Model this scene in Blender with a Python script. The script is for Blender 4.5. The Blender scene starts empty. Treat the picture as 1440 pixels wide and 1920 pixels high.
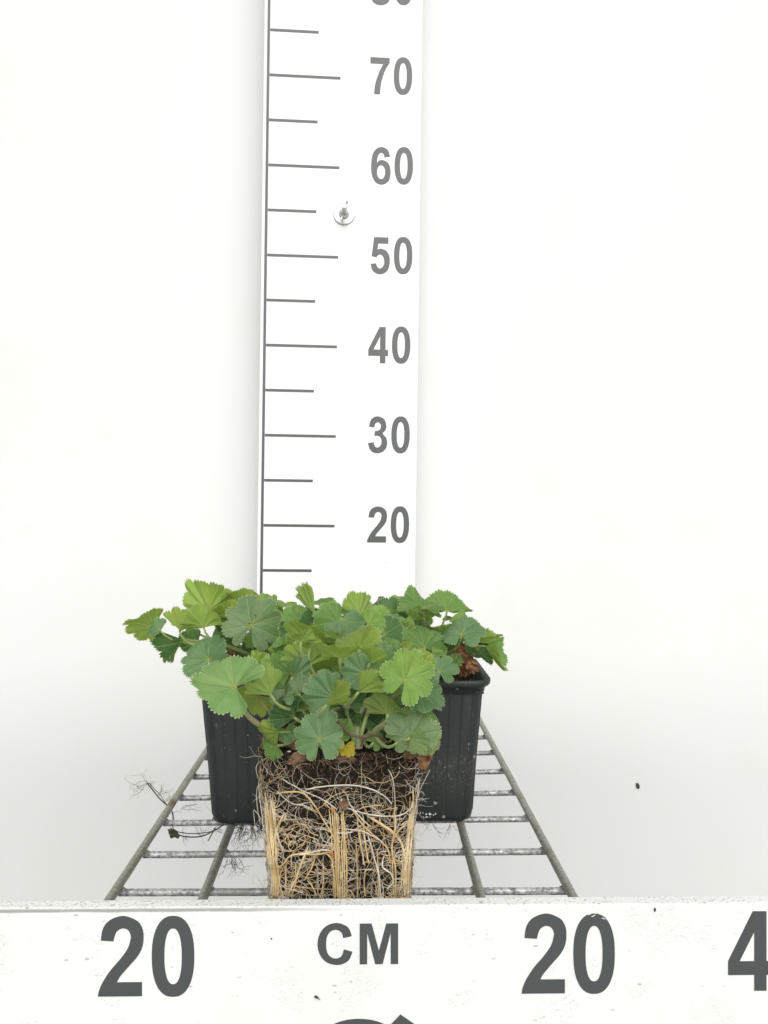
import bpy, bmesh, math, random
from mathutils import Vector, Matrix, noise as mnoise
R = math.radians
rnd = random.Random(11)
sc = bpy.context.scene
COL = sc.collection

# ------------------------------------------------------------------ camera, sky, sun, exposure
F = 1500.0          # focal length in photo pixels (1440 x 1920)
H = 0.213           # lens height above the wire shelf
cam_d = bpy.data.cameras.new('camera'); cam = bpy.data.objects.new('camera', cam_d); COL.objects.link(cam)
cam_d.sensor_fit = 'VERTICAL'; cam_d.sensor_height = 36.0; cam_d.sensor_width = 27.0
cam_d.lens = F / 1920 * 36.0
cam_d.clip_start = 0.01; cam_d.clip_end = 500
cam.location = (0, 0, H); cam.rotation_euler = (R(90), 0, 0)
sc.camera = cam

SUN_EL, SUN_AZ = 33.0, 8.0      # sun behind and above the camera, slightly to the right
w = bpy.data.worlds.new('World'); sc.world = w; w.use_nodes = True
nt = w.node_tree; nt.nodes.clear()
sky = nt.nodes.new('ShaderNodeTexSky'); sky.sky_type = 'NISHITA'; sky.sun_disc = False
sky.sun_elevation = R(SUN_EL); sky.sun_rotation = R(180 - SUN_AZ)
sky.air_density = 1.0; sky.dust_density = 4.0; sky.ozone_density = 1.0
hs = nt.nodes.new('ShaderNodeHueSaturation'); hs.inputs['Saturation'].default_value = 0.10   # overcast: white cloud light
bg = nt.nodes.new('ShaderNodeBackground'); bg.inputs['Strength'].default_value = 0.07
wo = nt.nodes.new('ShaderNodeOutputWorld')
nt.links.new(sky.outputs[0], hs.inputs['Color']); nt.links.new(hs.outputs[0], bg.inputs[0]); nt.links.new(bg.outputs[0], wo.inputs[0])
sd = bpy.data.lights.new('sun', 'SUN'); sun = bpy.data.objects.new('sun', sd); COL.objects.link(sun)
sd.energy = 3.0; sd.angle = R(80); sd.color = (1.0, 0.985, 0.95)
dv = Vector((math.sin(R(SUN_AZ)) * math.cos(R(SUN_EL)), -math.cos(R(SUN_AZ)) * math.cos(R(SUN_EL)), math.sin(R(SUN_EL))))
sun.rotation_euler = dv.to_track_quat('Z', 'Y').to_euler(); sun.location = (0.4, -1, 2)
vs = sc.view_settings; vs.view_transform = 'Standard'; vs.look = 'None'; vs.gamma = 1; vs.exposure = 0.0

# ------------------------------------------------------------------ helpers
def P(px, py, D):
    """the place in the world seen at photo pixel px,py, D metres in front of the lens"""
    return Vector(((px - 720) / F * D, D, H - (py - 960) / F * D))

def Pz(px, py, z):
    return P(px, py, (H - z) * F / (py - 960))

def props(o, label=None, cat=None, group=None, kind=None):
    if label: o['label'] = label
    if cat: o['category'] = cat
    if group: o['group'] = group
    if kind: o['kind'] = kind
    return o

def empty(name, loc, rot=(0, 0, 0), **k):
    o = bpy.data.objects.new(name, None); COL.objects.link(o)
    o.location = loc; o.rotation_euler = rot; o.empty_display_size = 0.02
    return props(o, **k)

class MB:
    def __init__(s): s.v = []; s.f = []; s.sm = []; s.mi = []
    def add(s, vs, fs, smooth=True, mi=0):
        b = len(s.v); s.v += [tuple(v) for v in vs]
        for f in fs: s.f.append(tuple(i + b for i in f)); s.sm.append(smooth); s.mi.append(mi)
    def tube(s, pts, r, n=6, cap=True, mi=0):
        pts = [Vector(p) for p in pts]; m = len(pts)
        if isinstance(r, (int, float)): r = [r] * m
        vs = []; up = Vector((0.3, 0.2, 0.93)).normalized()
        t0 = (pts[1] - pts[0]).normalized()
        a = t0.cross(up)
        if a.length < 1e-3: a = t0.cross(Vector((1, 0, 0)))
        a.normalize()
        for i, p in enumerate(pts):
            t = pts[min(i + 1, m - 1)] - pts[max(i - 1, 0)]
            if t.length < 1e-9: t = t0.copy()
            t.normalize(); a = a - t * a.dot(t)
            if a.length < 1e-6: a = t.orthogonal()
            a.normalize(); b = t.cross(a)
            for k in range(n):
                q = 2 * math.pi * k / n
                vs.append(p + (a * math.cos(q) + b * math.sin(q)) * r[i])
        fs = []
        for i in range(m - 1):
            for k in range(n):
                k2 = (k + 1) % n
                fs.append((i * n + k, i * n + k2, (i + 1) * n + k2, (i + 1) * n + k))
        if cap and n > 2: fs.append(tuple(range(n))[::-1]); fs.append(tuple((m - 1) * n + k for k in range(n)))
        s.add(vs, fs, True, mi)
    def box(s, lo, hi, mi=0):
        x0, y0, z0 = lo; x1, y1, z1 = hi
        vs = [(x0, y0, z0), (x1, y0, z0), (x1, y1, z0), (x0, y1, z0), (x0, y0, z1), (x1, y0, z1), (x1, y1, z1), (x0, y1, z1)]
        fs = [(0, 3, 2, 1), (4, 5, 6, 7), (0, 1, 5, 4), (1, 2, 6, 5), (2, 3, 7, 6), (3, 0, 4, 7)]
        s.add(vs, fs, False, mi)
    def mesh(s, name, mats):
        me = bpy.data.meshes.new(name); me.from_pydata(s.v, [], s.f)
        for m in (mats if isinstance(mats, (list, tuple)) else [mats]): me.materials.append(m)
        me.polygons.foreach_set('use_smooth', s.sm); me.polygons.foreach_set('material_index', s.mi); me.update()
        return me
    def build(s, name, mats, parent=None, **k):
        return link(name, s.mesh(name, mats), parent, **k)

def link(name, me, parent=None, loc=None, **k):
    o = bpy.data.objects.new(name, me); COL.objects.link(o)
    if parent is not None: o.parent = parent
    if loc is not None: o.location = loc
    return props(o, **k)

def bevel(o, wd, seg=2):
    m = o.modifiers.new('bevel', 'BEVEL'); m.width = wd; m.segments = seg; m.limit_method = 'ANGLE'

def bez(p0, p1, p2, p3, n):
    out = []
    for i in range(n + 1):
        t = i / n; q = 1 - t
        out.append(p0 * q ** 3 + p1 * 3 * q * q * t + p2 * 3 * q * t * t + p3 * t ** 3)
    return out

def catmull(pts, n=5, closed=False):
    m = len(pts); out = []
    rng = range(m if closed else m - 1)
    for i in rng:
        p1, p2 = pts[i % m], pts[(i + 1) % m]
        p0 = pts[(i - 1) % m] if (closed or i > 0) else p1
        p3 = pts[(i + 2) % m] if (closed or i + 2 < m) else p2
        for k in range(n):
            t = k / n
            out.append(tuple(0.5 * (2 * b + (-a + c) * t + (2 * a - 5 * b + 4 * c - d) * t * t + (-a + 3 * b - 3 * c + d) * t ** 3)
                             for a, b, c, d in zip(p0, p1, p2, p3)))
    if not closed: out.append(tuple(pts[-1]))
    return out

# ------------------------------------------------------------------ node materials
class NM:
    def __init__(s, name):
        s.m = bpy.data.materials.new(name); s.m.use_nodes = True; s.t = s.m.node_tree
        s.b = s.t.nodes['Principled BSDF']; s.out = s.t.nodes['Material Output']
    def n(s, typ, **kw):
        nd = s.t.nodes.new(typ)
        for k, v in kw.items():
            if k in ('inp',):
                for a, b in v.items():
                    if isinstance(b, bpy.types.NodeSocket): s.t.links.new(b, nd.inputs[a])
                    else: nd.inputs[a].default_value = b
            else: setattr(nd, k, v)
        return nd
    def l(s, a, b): s.t.links.new(a, b)
    def math(s, op, a, b=0.0, c=0.0, clamp=False):
        nd = s.n('ShaderNodeMath', operation=op, use_clamp=clamp)
        for i, v in enumerate((a, b, c)):
            if isinstance(v, bpy.types.NodeSocket): s.l(v, nd.inputs[i])
            else: nd.inputs[i].default_value = v
        return nd.outputs[0]
    def mix(s, fac, a, b, blend='MIX'):
        nd = s.n('ShaderNodeMix', data_type='RGBA', blend_type=blend)
        for i, v in ((0, fac), (6, a), (7, b)):
            if isinstance(v, bpy.types.NodeSocket): s.l(v, nd.inputs[i])
            else: nd.inputs[i].default_value = v if i == 0 else (tuple(v) + (1,))[:4]
        return nd.outputs[2]
    def ramp(s, val, lo, hi):
        nd = s.n('ShaderNodeMapRange', interpolation_type='SMOOTHSTEP')
        s.l(val, nd.inputs[0]); nd.inputs[1].default_value = lo; nd.inputs[2].default_value = hi
        return nd.outputs[0]
    def noise(s, vec, scale, detail=4, rough=.55, dist=0.0, out=0):
        nd = s.n('ShaderNodeTexNoise'); s.l(vec, nd.inputs['Vector'])
        nd.inputs['Scale'].default_value = scale; nd.inputs['Detail'].default_value = detail
        nd.inputs['Roughness'].default_value = rough; nd.inputs['Distortion'].default_value = dist
        return nd.outputs[out]
    def mapping(s, vec, scale=(1, 1, 1), rot=(0, 0, 0)):
        nd = s.n('ShaderNodeMapping'); s.l(vec, nd.inputs[0]); nd.inputs['Scale'].default_value = scale; nd.inputs['Rotation'].default_value = rot
        return nd.outputs[0]
    def obj(s): return s.n('ShaderNodeTexCoord').outputs['Object']
    def set(s, **k):
        for a, v in k.items():
            a = a.replace('_', ' ')
            if isinstance(v, bpy.types.NodeSocket): s.l(v, s.b.inputs[a])
            else: s.b.inputs[a].default_value = (v + (1,)) if isinstance(v, tuple) and len(v) == 3 and a != 'Normal' else v
    def bump(s, h, strength=.3, dist=.001):
        nd = s.n('ShaderNodeBump'); nd.inputs['Strength'].default_value = strength; nd.inputs['Distance'].default_value = dist
        s.l(h, nd.inputs['Height']); s.l(nd.outputs[0], s.b.inputs['Normal'])

def simple(name, col, rough=.6, metal=0.0, var=.15, scale=60, bump=.15, bd=.0005):
    q = NM(name); c = q.obj(); n = q.noise(c, scale, 5)
    a = tuple(x * (1 - var) for x in col); b = tuple(min(1, x * (1 + var)) for x in col)
    q.set(Base_Color=q.mix(n, a, b), Roughness=rough, Metallic=metal)
    if bump: q.bump(n, bump, bd)
    return q.m

# wall: matt off-white panel with faint blotches and a few specks
q = NM('wall_paint'); c = q.obj()
n1 = q.noise(c, 2.2, 4); n2 = q.noise(c, 11, 5)
col = q.mix(q.ramp(n1, .3, .7), (.745, .757, .745), (.765, .780, .770))
col = q.mix(q.math('MULTIPLY', q.ramp(n2, .55, .85), .5), col, (.715, .725, .70))
vo = q.n('ShaderNodeTexVoronoi', inp={'Vector': c, 'Scale': 13.0, 'Randomness': 1.0})
sp = q.math('LESS_THAN', vo.outputs['Distance'], .012)
col = q.mix(q.math('MULTIPLY', sp, .3), col, (.4, .4, .36))
q.set(Base_Color=col, Roughness=.55); q.bump(q.noise(c, 90, 3), .06, .0004)
M_WALL = q.m

def board_mat(name, dirty):
    q = NM(name); c = q.obj()
    col = q.mix(q.ramp(q.noise(c, 14, 4), .35, .75), (.82, .832, .825), (.795, .807, .797))
    # scuffs: sparse little strokes
    cs = q.mapping(c, (1.0, 1.0, 2.3), (0, R(25), 0))
    vo = q.n('ShaderNodeTexVoronoi', inp={'Vector': cs, 'Scale': 85.0 if dirty else 16.0, 'Randomness': 1.0})
    wob = q.math('ADD', vo.outputs['Distance'], q.math('MULTIPLY', q.noise(c, 500, 2), .10))
    sp = q.ramp(wob, .165 if dirty else .09, .10 if dirty else .06)
    gate = q.ramp(q.noise(c, 30, 3), .46, .54)
    sp = q.math('MULTIPLY', sp, gate)
    col = q.mix(q.math('MULTIPLY', sp, .75), col, (.36, .36, .32))
    if dirty:
        arc = q.noise(q.mapping(c, (1, 1, 2.6)), 140, 2, .5, 1.5)
        line = q.math('LESS_THAN', q.math('ABSOLUTE', q.math('SUBTRACT', arc, .5)), .005)
        line = q.math('MULTIPLY', line, q.ramp(q.noise(c, 45, 2), .54, .60))
        col = q.mix(q.math('MULTIPLY', line, .75), col, (.40, .40, .36))
        sx = q.n('ShaderNodeSeparateXYZ'); q.l(c, sx.inputs[0])
        # worn grimy top edge
        nz = q.n('ShaderNodeSeparateXYZ'); q.l(q.n('ShaderNodeNewGeometry').outputs['Normal'], nz.inputs[0])
        topf = q.ramp(nz.outputs[2], .25, .6)
        fr = q.ramp(sx.outputs[2], -.0022, .0)
        fr = q.math('MULTIPLY', fr, .35)
        edge = q.math('MAXIMUM', topf, fr)
        grit = q.ramp(q.noise(c, 650, 5, .75), .53, .60)
        band = q.ramp(q.noise(c, 60, 4, .6), .30, .62)
        yel = q.mix(q.noise(c, 120, 2), (.16, .15, .12), (.42, .36, .22))
        col = q.mix(q.math('MULTIPLY', q.math('MULTIPLY', q.math('MULTIPLY', grit, band), edge), .9), col, yel)
        # long grey rub mark under the left half of the edge
        lo = q.ramp(sx.outputs[0], .0, -.08)
        z2 = q.math('ADD', sx.outputs[2], q.math('MULTIPLY', q.noise(q.mapping(c, (1, 1, .2)), 40, 3), .0016))
        ln = q.math('MULTIPLY', q.ramp(z2, -.0016, -.0009), q.ramp(z2, .0012, .0002))
        ln = q.math('MULTIPLY', q.math('MULTIPLY', ln, lo), q.ramp(q.noise(c, 90, 4), .22, .45))
        ln = q.math('MULTIPLY', ln, q.math('SUBTRACT', 1.0, topf))
        col = q.mix(q.math('MULTIPLY', ln, .85), col, (.30, .31, .29))
    q.set(Base_Color=col, Roughness=.38); q.bump(q.noise(c, 260, 3), .05, .0003)
    return q.m
M_FRONT = board_mat('front_board_paint', True)
M_RULER = board_mat('ruler_board_paint', False)

q = NM('grey_vinyl'); c = q.obj()
q.set(Base_Color=q.mix(q.noise(c, 40, 3), (.070, .078, .080), (.082, .090, .092)), Roughness=.36, Specular_IOR_Level=.5)
M_VINYL = q.m

def galv(name, a, b, stain):
    q = NM(name); c = q.obj()
    n = q.noise(c, 420, 6, .7); n2 = q.noise(c, 45, 4, .6, .6)
    col = q.mix(q.ramp(n, .40, .60), a, b)
    col = q.mix(q.ramp(n2, .48, .72), col, stain)
    q.set(Base_Color=col, Roughness=q.ramp(n, 1.2, -.2), Metallic=.35)
    q.bump(q.noise(c, 650, 4, .7), .55, .0005)
    return q
q = galv('galvanised_bar', (.20, .205, .205), (.58, .59, .59), (.30, .305, .28)); M_BAR = q.m
q = galv('galvanised_rod', (.24, .24, .21), (.34, .34, .30), (.22, .21, .165))
M_ROD = q.m
q = galv('rusty_galvanised_rod', (.25, .25, .21), (.35, .34, .29), (.23, .22, .17))
g = q.n('ShaderNodeTexCoord').outputs['Object']
dd = q.n('ShaderNodeVectorMath', operation='DISTANCE'); q.l(g, dd.inputs[0]); RUST = Pz(322, 1506, .006); dd.inputs[1].default_value = RUST
src = q.b.inputs['Base Color'].links[0].from_socket
rf = q.math('ADD', dd.outputs['Value'], q.math('MULTIPLY', q.noise(g, 160, 3), .008))
q.set(Base_Color=q.mix(q.math('MULTIPLY', q.ramp(rf, .013, .006), .9), src, (.17, .075, .03)))
M_RODRUST = q.m

# black nursery-pot plastic, with dust and splashed soil
def pot_mat(name, splash):
    q = NM(name); c = q.obj(); sx = q.n('ShaderNodeSeparateXYZ'); q.l(c, sx.inputs[0])
    base = q.mix(q.noise(c, 25, 4), (.020, .026, .025), (.030, .037, .036))
    dust = q.ramp(q.noise(q.mapping(c, (1, 1, .6)), 380, 4, .7), .62, .72)
    base = q.mix(q.math('MULTIPLY', dust, .35), base, (.30, .30, .27))
    streak = q.ramp(q.noise(q.mapping(c, (14, 14, 1.2)), 12, 4), .45, .8)
    base = q.mix(q.math('MULTIPLY', streak, .35), base, (.055, .06, .058))
    vo = q.n('ShaderNodeTexVoronoi', inp={'Vector': c, 'Scale': 120.0})
    sp = q.math('MULTIPLY', q.math('LESS_THAN', vo.outputs['Distance'], .16), q.ramp(q.noise(c, 70, 3), .52, .60))
    base = q.mix(q.math('MULTIPLY', sp, .8), base, (.35, .35, .33))
    ro = .50
    if splash:
        zz = sx.outputs[2]
        zone = q.math('MULTIPLY', q.ramp(zz, .014, .034), q.ramp(zz, .0475, .043))
        d2 = q.noise(c, 330, 6, .75, .8)
        base = q.mix(q.math('MULTIPLY', q.math('MULTIPLY', zone, q.ramp(d2, .46, .62)), .6), base, (.075, .060, .046))
        d3 = q.ramp(q.noise(c, 620, 4, .6), .60, .66)
        base = q.mix(q.math('MULTIPLY', q.math('MULTIPLY', zone, d3), .7), base, (.20, .17, .125))
    q.set(Base_Color=base, Roughness=ro, Specular_IOR_Level=.36)
    q.bump(q.noise(c, 500, 3), .12, .0003)
    return q.m
M_POT = pot_mat('black_pot_plastic', False); M_POTD = pot_mat('splashed_black_pot_plastic', True)

# soil
q = NM('dark_peat'); c = q.obj(); n = q.noise(c, 260, 8, .75); n2 = q.noise(c, 60, 4)
col = q.mix(q.ramp(n, .35, .7), (.009, .0075, .006), (.050, .036, .025))
col = q.mix(q.math('MULTIPLY', q.ramp(n2, .5, .7), .45), col, (.07, .042, .025))
q.set(Base_Color=col, Roughness=.95, Specular_IOR_Level=.15); q.bump(n, .9, .0016)
M_SOIL = q.m
M_CRUMB = simple('brown_soil_crumb', (.070, .042, .025), .95, 0, .5, 300, .5)
M_CRUMBD = simple('dark_soil_crumb', (.026, .020, .015), .95, 0, .5, 300, .5)
M_PERLITE = simple('white_grit', (.62, .61, .56), .8, 0, .1, 300, .4)
def root_mat(name, a, b, rust=None):
    q = NM(name); c = q.obj(); n = q.noise(c, 130, 5, .65)
    col = q.mix(q.ramp(n, .3, .7), a, b)
    col = q.mix(q.math('MULTIPLY', q.n('ShaderNodeObjectInfo').outputs['Random'], .45), col, q.mix(1.0, col, (.70, .58, .42), 'MULTIPLY'))
    if rust: col = q.mix(q.math('MULTIPLY', q.ramp(q.noise(c, 55, 3), .58, .74), .8), col, rust)
    q.set(Base_Color=col, Roughness=.55); q.bump(q.noise(c, 500, 3), .3, .0003)
    q.b.inputs['Subsurface Weight'].default_value = 0
    return q.m
M_RTAN = root_mat('straw_root', (.50, .36, .17), (.78, .62, .36), (.46, .27, .10))
M_RWHITE = root_mat('pale_root', (.55, .51, .43), (.80, .76, .67), (.46, .34, .18))
M_RBROWN = root_mat('brown_root', (.20, .12, .06), (.34, .23, .12))
M_RGREY = root_mat('thin_grey_root', (.22, .18, .14), (.52, .47, .39))
M_RDARK = root_mat('dead_dark_root', (.030, .026, .022), (.095, .08, .062))
M_ORANGE = simple('orange_root_scar', (.55, .19, .035), .7, 0, .3, 200, .3)

# leaves: colour comes from the object, veins and hairy rim from the leaf's own UV
q = NM('leaf_tissue')
uv = q.n('ShaderNodeUVMap', uv_map='UVMap').outputs[0]
su = q.n('ShaderNodeSeparateXYZ'); q.l(uv, su.inputs[0]); U, V = su.outputs[0], su.outputs[1]
oi = q.n('ShaderNodeObjectInfo'); oc = oi.outputs['Color']; al = oi.outputs['Alpha']
fr = q.math('FRACT', U); au = q.math('ABSOLUTE', q.math('SUBTRACT', fr, .5))
wv = q.math('MULTIPLY', au, V)
vein = q.ramp(wv, .036, .010)
sec = q.math('FRACT', q.math('SUBTRACT', q.math('MULTIPLY', V, 8.0), q.math('MULTIPLY', au, 7.0)))
sec = q.ramp(q.math('ABSOLUTE', q.math('SUBTRACT', sec, .5)), .10, .03)
sec = q.math('MULTIPLY', sec, q.ramp(V, .25, .5))
c = q.obj()
rnv = q.n('ShaderNodeVectorMath', operation='ADD'); q.l(c, rnv.inputs[0])
cr = q.n('ShaderNodeCombineXYZ'); q.l(oi.outputs['Random'], cr.inputs[0]); q.l(oi.outputs['Random'], cr.inputs[1]); q.l(cr.outputs[0], rnv.inputs[1])
cc = rnv.outputs[0]
big = q.noise(cc, 70, 4, .6); fine = q.noise(cc, 600, 3, .6)
col = q.mix(q.ramp(big, .35, .68), oc, q.mix(1.0, oc, (.68, .83, .72), 'MULTIPLY'))
col = q.mix(q.math('MULTIPLY', q.ramp(fine, .4, .8), .10), col, (.30, .42, .20))
bf = q.n('ShaderNodeNewGeometry').outputs['Backfacing']
under = q.mix(.50, oc, (.300, .420, .095))
col = q.mix(bf, col, under)
vcol = q.mix(.62, col, (.50, .60, .27))
vs_ = q.math('MULTIPLY', vein, q.math('ADD', .50, q.math('MULTIPLY', bf, .40)))
col = q.mix(vs_, col, vcol)
col = q.mix(q.math('MULTIPLY', sec, .14), col, vcol)
cen = q.ramp(V, .22, .02); col = q.mix(q.math('MULTIPLY', cen, .75), col, (.36, .44, .13))
# brown-black feeding spots, more where alpha is low
dm = q.math('SUBTRACT', 1.0, al)
thr = q.math('SUBTRACT', .725, q.math('MULTIPLY', dm, q.math('ADD', .16, q.math('MULTIPLY', q.ramp(V, .45, .05), .12))))
s1 = q.noise(cc, 420, 5, .7, .4)
spot = q.math('MULTIPLY', q.math('SUBTRACT', s1, thr), 22.0, clamp=True)
spot = q.math('MULTIPLY', spot, q.ramp(q.noise(cc, 120, 2), .38, .52))
col = q.mix(q.math('MULTIPLY', spot, .85), col, (.045, .04, .022))
rim = q.ramp(V, .962, .99)
col = q.mix(q.math('MULTIPLY', rim, .55), col, (.58, .65, .40))
q.set(Base_Color=col, Roughness=.50, Specular_IOR_Level=.35)
q.b.inputs['Sheen Weight'].default_value = .03; q.b.inputs['Sheen Roughness'].default_value = .5
hgt = q.math('ADD', q.math('MULTIPLY', vein, -1.0), q.math('ADD', q.math('MULTIPLY', sec, -.45), q.math('MULTIPLY', fine, .35)))
q.bump(hgt, .7, .0008)
tr = q.n('ShaderNodeBsdfTranslucent'); q.l(q.mix(1.0, col, (1.25, 1.30, .65), 'MULTIPLY'), tr.inputs[0])
mx = q.n('ShaderNodeMixShader'); mx.inputs[0].default_value = .38
q.l(q.b.outputs[0], mx.inputs[1]); q.l(tr.outputs[0], mx.inputs[2]); q.l(mx.outputs[0], q.out.inputs[0])
M_LEAF = q.m

q = NM('dry_brown_leaf'); c = q.obj(); n = q.noise(c, 200, 5, .7)
q.set(Base_Color=q.mix(q.ramp(n, .3, .7), (.13, .058, .025), (.36, .19, .09)), Roughness=.85); q.bump(n, .6, .001)
M_DRY = q.m
q = NM('pinkish_bract'); c = q.obj(); n = q.noise(q.mapping(c, (1, 1, 1)), 300, 5, .7)
q.set(Base_Color=q.mix(q.ramp(n, .3, .7), (.14, .08, .045), (.27, .165, .095)), Roughness=.8); q.bump(n, .4, .0008)
M_BRACT = q.m
q = NM('leaf_stalk_tissue'); c = q.obj(); oi = q.n('ShaderNodeObjectInfo')
n = q.noise(c, 150, 4)
q.set(Base_Color=q.mix(q.ramp(n, .35, .75), oi.outputs['Color'], q.mix(1.0, oi.outputs['Color'], (1.3, 1.25, 1.2), 'MULTIPLY')), Roughness=.5)
q.b.inputs['Sheen Weight'].default_value = .3
q.b.inputs['Subsurface Weight'].default_value = 0
M_STALK = q.m
M_STEEL = simple('zinc_steel', (.78, .79, .78), .34, .55, .08, 300, .05)
M_GROUND = simple('ground_concrete', (.10, .095, .085), .9, 0, .3, 12, .3, .003)
M_DARKBIT = simple('dark_plant_crumb', (.05, .045, .03), .8, 0, .4, 300, .3)
M_WHITEBIT = simple('white_paint_residue', (.75, .75, .72), .6, 0, .05, 300, .1)

# ------------------------------------------------------------------ setting: ground and wall
mb = MB(); mb.add([(-60, -60, -.75), (60, -60, -.75), (60, 60, -.75), (-60, 60, -.75)], [(0, 1, 2, 3)], False)
mb.build('ground', M_GROUND, label='bare grey ground far below the wire shelf', kind='structure')
WALL_Y = .950
mb = MB(); mb.box((-1.6, WALL_Y, -.75), (1.6, WALL_Y + .02, 1.5))
o = mb.build('backdrop_panel', M_WALL, label='smooth off-white backdrop panel standing behind the ruler and shelf', cat='backdrop panel')

# ------------------------------------------------------------------ lettering
def sup(cx, cy, a, b, n=2.0, m=56):
    out = []
    for i in range(m):
        t = 2 * math.pi * i / m; ct, st = math.cos(t), math.sin(t)
        out.append((cx + a * math.copysign(abs(ct) ** (2 / n), ct), cy + b * math.copysign(abs(st) ** (2 / n), st)))
    return out
def outline(pts):
    """pts (x,y) smooth or (x,y,1) corner -> closed polygon"""
    k0 = next((i for i, p in enumerate(pts) if len(p) == 3), None)
    if k0 is None: return catmull([p[:2] for p in pts], 5, True)
    pts = pts[k0:] + pts[:k0] + [pts[k0]]; out = []; seg = [pts[0][:2]]
    for p in pts[1:]:
        seg.append(p[:2])
        if len(p) == 3:
            out += (catmull(seg, 5) if len(seg) > 2 else seg)[:-1]; seg = [p[:2]]
    return out
G = {
 '0': ([sup(.268, .497, .262, .512, 2.35), sup(.268, .497, .108, .355, 2.3)], .53),
 '2': ([outline([(.036, .70, 1), (.192, .689, 1), (.21, .762), (.24, .818), (.308, .851), (.374, .828), (.407, .762), (.40, .695), (.368, .596), (.275, .464), (.159, .331), (.06, .182), (.012, .07), (0, 0, 1), (.546, 0, 1), (.546, .175, 1), (.235, .175, 1), (.275, .248), (.374, .364), (.49, .497), (.55, .613), (.566, .745), (.546, .86), (.474, .95), (.308, 1.005), (.142, .95), (.06, .844)])], .56),
 '4': ([[(.335, 0), (.49, 0), (.49, .20), (.568, .20), (.568, .372), (.49, .372), (.49, 1), (.315, 1), (0, .375), (0, .20), (.335, .20)], [(.335, .372), (.145, .372), (.335, .745)]], .56),
 '1': ([outline([(.37, 0, 1), (.37, 1, 1), (.235, 1, 1), (.19, .88), (.10, .79), (.03, .755, 1), (.03, .60, 1), (.13, .645), (.205, .70, 1), (.205, 0, 1)])], .5),
 '7': ([outline([(0, 1, 1), (.53, 1, 1), (.53, .86, 1), (.42, .68), (.33, .42), (.29, .2), (.275, 0, 1), (.115, 0, 1), (.13, .22), (.18, .42), (.26, .64), (.355, .83, 1), (0, .83, 1)])], .54),
 '3': ([outline([(.03, .72, 1), (.18, .70, 1), (.205, .80), (.27, .845), (.34, .815), (.37, .74), (.34, .65), (.27, .61), (.20, .605, 1), (.185, .465, 1), (.26, .475), (.34, .445), (.385, .37), (.385, .27), (.34, .18), (.27, .145), (.20, .185), (.165, .29, 1), (.01, .27, 1), (.05, .12), (.14, .02), (.27, -.012), (.42, .03), (.52, .14), (.55, .28), (.52, .42), (.42, .535), (.495, .63), (.52, .745), (.48, .90), (.385, .98), (.27, 1.01), (.15, .975), (.07, .88)])], .55),
 '5': ([outline([(.10, 1, 1), (.50, 1, 1), (.50, .83, 1), (.22, .83, 1), (.195, .66, 1), (.26, .685), (.33, .68), (.45, .63), (.53, .50), (.548, .34), (.51, .14), (.41, .025), (.27, -.015), (.14, .02), (.05, .11), (.01, .26, 1), (.165, .28, 1), (.20, .18), (.27, .14), (.34, .18), (.388, .27), (.388, .38), (.35, .48), (.28, .53), (.22, .51), (.17, .45, 1), (.035, .475, 1)])], .55),
 '6': ([outline([(.525, .755, 1), (.375, .735, 1), (.35, .82), (.285, .855), (.215, .81), (.175, .70), (.168, .57, 1), (.225, .635), (.32, .655), (.44, .61), (.525, .50), (.553, .33), (.52, .13), (.42, .02), (.29, -.015), (.15, .03), (.05, .17), (.008, .36), (.008, .6), (.05, .82), (.15, .96), (.29, 1.01), (.43, .965), (.50, .875)]), sup(.285, .325, .115, .19, 2.1)], .55),
 '8': ([outline([(.275, 1.012), (.42, .97), (.505, .86), (.50, .68), (.425, .55), (.53, .43), (.556, .27), (.51, .10), (.41, .015), (.275, -.015), (.14, .015), (.04, .10), (-.005, .27), (.02, .43), (.125, .55), (.05, .68), (.045, .86), (.13, .97)]), sup(.275, .745, .095, .12, 2.1), sup(.275, .29, .125, .16, 2.1)], .55),
 'C': ([outline([(.785, .69, 1), (.59, .645, 1), (.55, .78), (.42, .85), (.28, .79), (.205, .63), (.205, .36), (.28, .20), (.42, .14), (.55, .20), (.605, .365, 1), (.80, .305, 1), (.73, .12), (.60, .02), (.42, -.012), (.2, .06), (.05, .25), (0, .5), (.05, .75), (.2, .94), (.42, 1.012), (.62, .96), (.73, .86)])], .81),
 'M': ([[(0, 0), (0, 1), (.28, 1), (.452, .33), (.625, 1), (.905, 1), (.905, 0), (.73, 0), (.73, .78), (.54, 0), (.365, 0), (.175, .78), (.175, 0)]], .905),
 'O': ([sup(.5, .5, .5, .5, 2.1, 80), sup(.5, .5, .34, .36, 2.1, 80)], 1),
 'bar': ([[(0, 0), (.15, -.13), (1.03, .98), (.88, 1.11)]], 1),
}
dg = None
def glyph_mesh(name, polys, mat, thick=.00025):
    cu = bpy.data.curves.new(name, 'CURVE'); cu.dimensions = '2D'; cu.fill_mode = 'BOTH'; cu.extrude = thick / 2
    for poly in polys:
        s = cu.splines.new('POLY'); s.points.add(len(poly) - 1); s.use_cyclic_u = True
        for p, c in zip(s.points, poly): p.co = (c[0], c[1], 0, 1)
    o = bpy.data.objects.new(name, cu); COL.objects.link(o)
    me = bpy.data.meshes.new_from_object(o.evaluated_get(bpy.context.evaluated_depsgraph_get()))
    bpy.data.objects.remove(o); bpy.data.curves.remove(cu)
    me.name = name; me.transform(Matrix.Rotation(R(90), 4, 'X'))      # now in the x-z plane, facing -y
    me.materials.clear(); me.materials.append(mat)
    return me

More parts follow.
